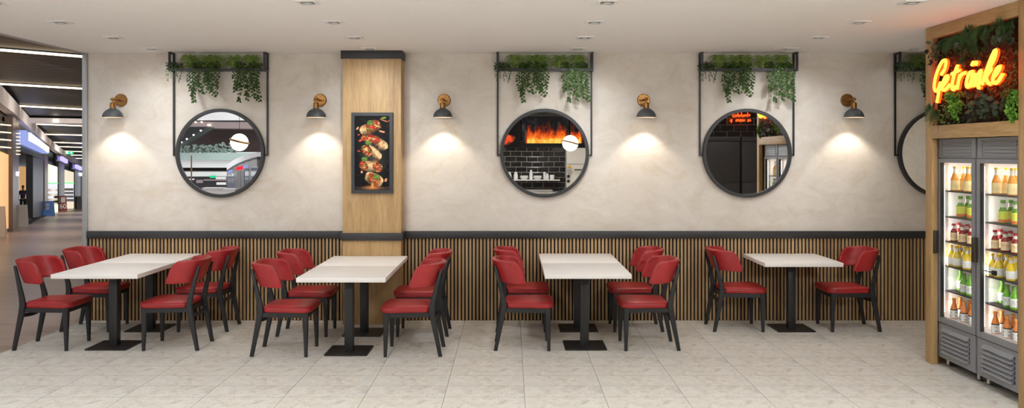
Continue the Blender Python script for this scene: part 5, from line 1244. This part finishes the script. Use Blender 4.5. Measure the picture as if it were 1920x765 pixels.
# terrace planting, café sets under the white gallery
R = random.Random(3)
M['pale_leaf'] = plain('pale_green_shrub', (160, 182, 168), .6, vary=.25, nscale=3)
for i, zx in enumerate((60, 120, 180, 240, 300, 350, 400, 450)):
    b = MB(); c0 = MP(zx, 425, ZG + 1.2)
    for k in range(60): leaf_quad(b, c0 + Vector((R.uniform(-.8, .8), R.uniform(-.4, .4), R.uniform(.3, 1.5) * R.random() ** .4)), rv(), Vector((0, 1, .4)), R.uniform(.22, .42), .24)
    o = b.build('terrace_shrub', M['pale_leaf'], smooth=180, fix=False); tag(o, 'pale green shrub behind the gallery balustrade in the first mirror, %s from the wall side' % ['first', 'second', 'third', 'fourth', 'fifth', 'sixth', 'seventh', 'eighth'][i], 'shrub', 'shrubs on the gallery terrace')
# curved corner shop on the right of that reflection
k_ = empty('corner_shop', (0, 0, 0), 'dark corner shop with red sign under a white balcony, in the first mirror', 'building')
cv = [(690, 372, 34), (640, 384, 38), (590, 398, 42), (540, 416, 47), (490, 440, 53), (440, 476, 60)]
cb_ = [(690, 410, 34), (640, 424, 38), (590, 440, 42), (540, 460, 47), (490, 486, 53), (440, 520, 60)]
b = MB(); d_ = MB(); s_ = MB()
for i in range(5):
    A, B_ = cv[i], cv[i + 1]; a, c = cb_[i], cb_[i + 1]
    b.prism([MP(*A), MP(*B_), MP(*c), MP(*a)], (1.2, -1.2, 0)); d_.prism([MP(*a), MP(*c), MP(c[0], c[1] + 14, c[2]), MP(a[0], a[1] + 22, a[2])], (2, -2, 0)); s_.prism([MP(a[0], a[1] + 20, a[2]), MP(c[0], c[1] + 12, c[2]), MP(c[0], 676, c[2]), MP(a[0], 690, a[2])], (1, -3, 0))
b.build('balcony', M['gwhite'], k_, smooth=0); d_.build('canopy', M['gdark'], k_, smooth=0)
s_.build('shop_wall', M['mcol'], k_, smooth=0)
M['signred'] = emit('red_sign', (240, 40, 50), 1.6); M['paneblue'] = plain('bluish_shop_glass', (120, 132, 142), .1, vary=.1, nscale=1, em=(120, 130, 150), est=.2)
def cz(x):
    for A, B_ in zip(cv, cv[1:]):
        if x >= B_[0]: return A[2] + (B_[2] - A[2]) * (A[0] - x) / (A[0] - B_[0])
    return cv[-1][2]
def cpan(nm, mt, x0, x1, y00, y01, y10, y11, off=.3): MB().prism([MP(x0, y10, cz(x0) - off), MP(x1, y11, cz(x1) - off), MP(x1, y01, cz(x1) - off), MP(x0, y00, cz(x0) - off)], (.1, -.1, 0)).build(nm, M[mt], k_, smooth=0)
cpan('sign_letters', 'signred', 518, 572, 496, 484, 522, 512); cpan('sign_letters', 'signblue', 574, 612, 484, 472, 510, 498); cpan('sign_letters', 'signblue', 452, 486, 524, 514, 548, 538)
for x0, x1 in ((450, 472), (478, 500), (590, 622), (640, 690)): cpan('shop_window', 'paneblue', x0, x1, 560 - (x0 - 450) * .35, 556 - (x0 - 450) * .35, 668, 668)
for x0, x1 in ((524, 556), (566, 584)): cpan('shop_door', 'blackplastic', x0, x1, 532, 526, 672, 672)
r = empty('planter_box', MP(395, 690, 42), 'white box on the atrium floor at the bottom of the first mirror', 'box'); MB().box((-.82, -.3, -.35), (.82, .3, .12), bev=.02).build('body', M['gwhite'], r); MB().box((-.86, -.33, .12), (.20, .33, .17), bev=.01).build('lid', M['gwhite'], r)
o = MB().tube([MP(151, 400, 60), MP(151, 700, 60)], .05, 10).build('brass_pole', M['brass']); tag(o, 'slim brass pole in the atrium at the left of the first mirror', 'pole')
l = bpy.data.lights.new('atrium_fill_light', 'AREA'); l.size = 20; l.energy = 4200; l.color = (.96, .98, 1); o = bpy.data.objects.new('atrium_fill_light', l); COL.objects.link(o); o.location = (-20, -45, 14); o.rotation_euler = (math.radians(-25), 0, 0)  # unseen area light added to brighten the reflected gallery
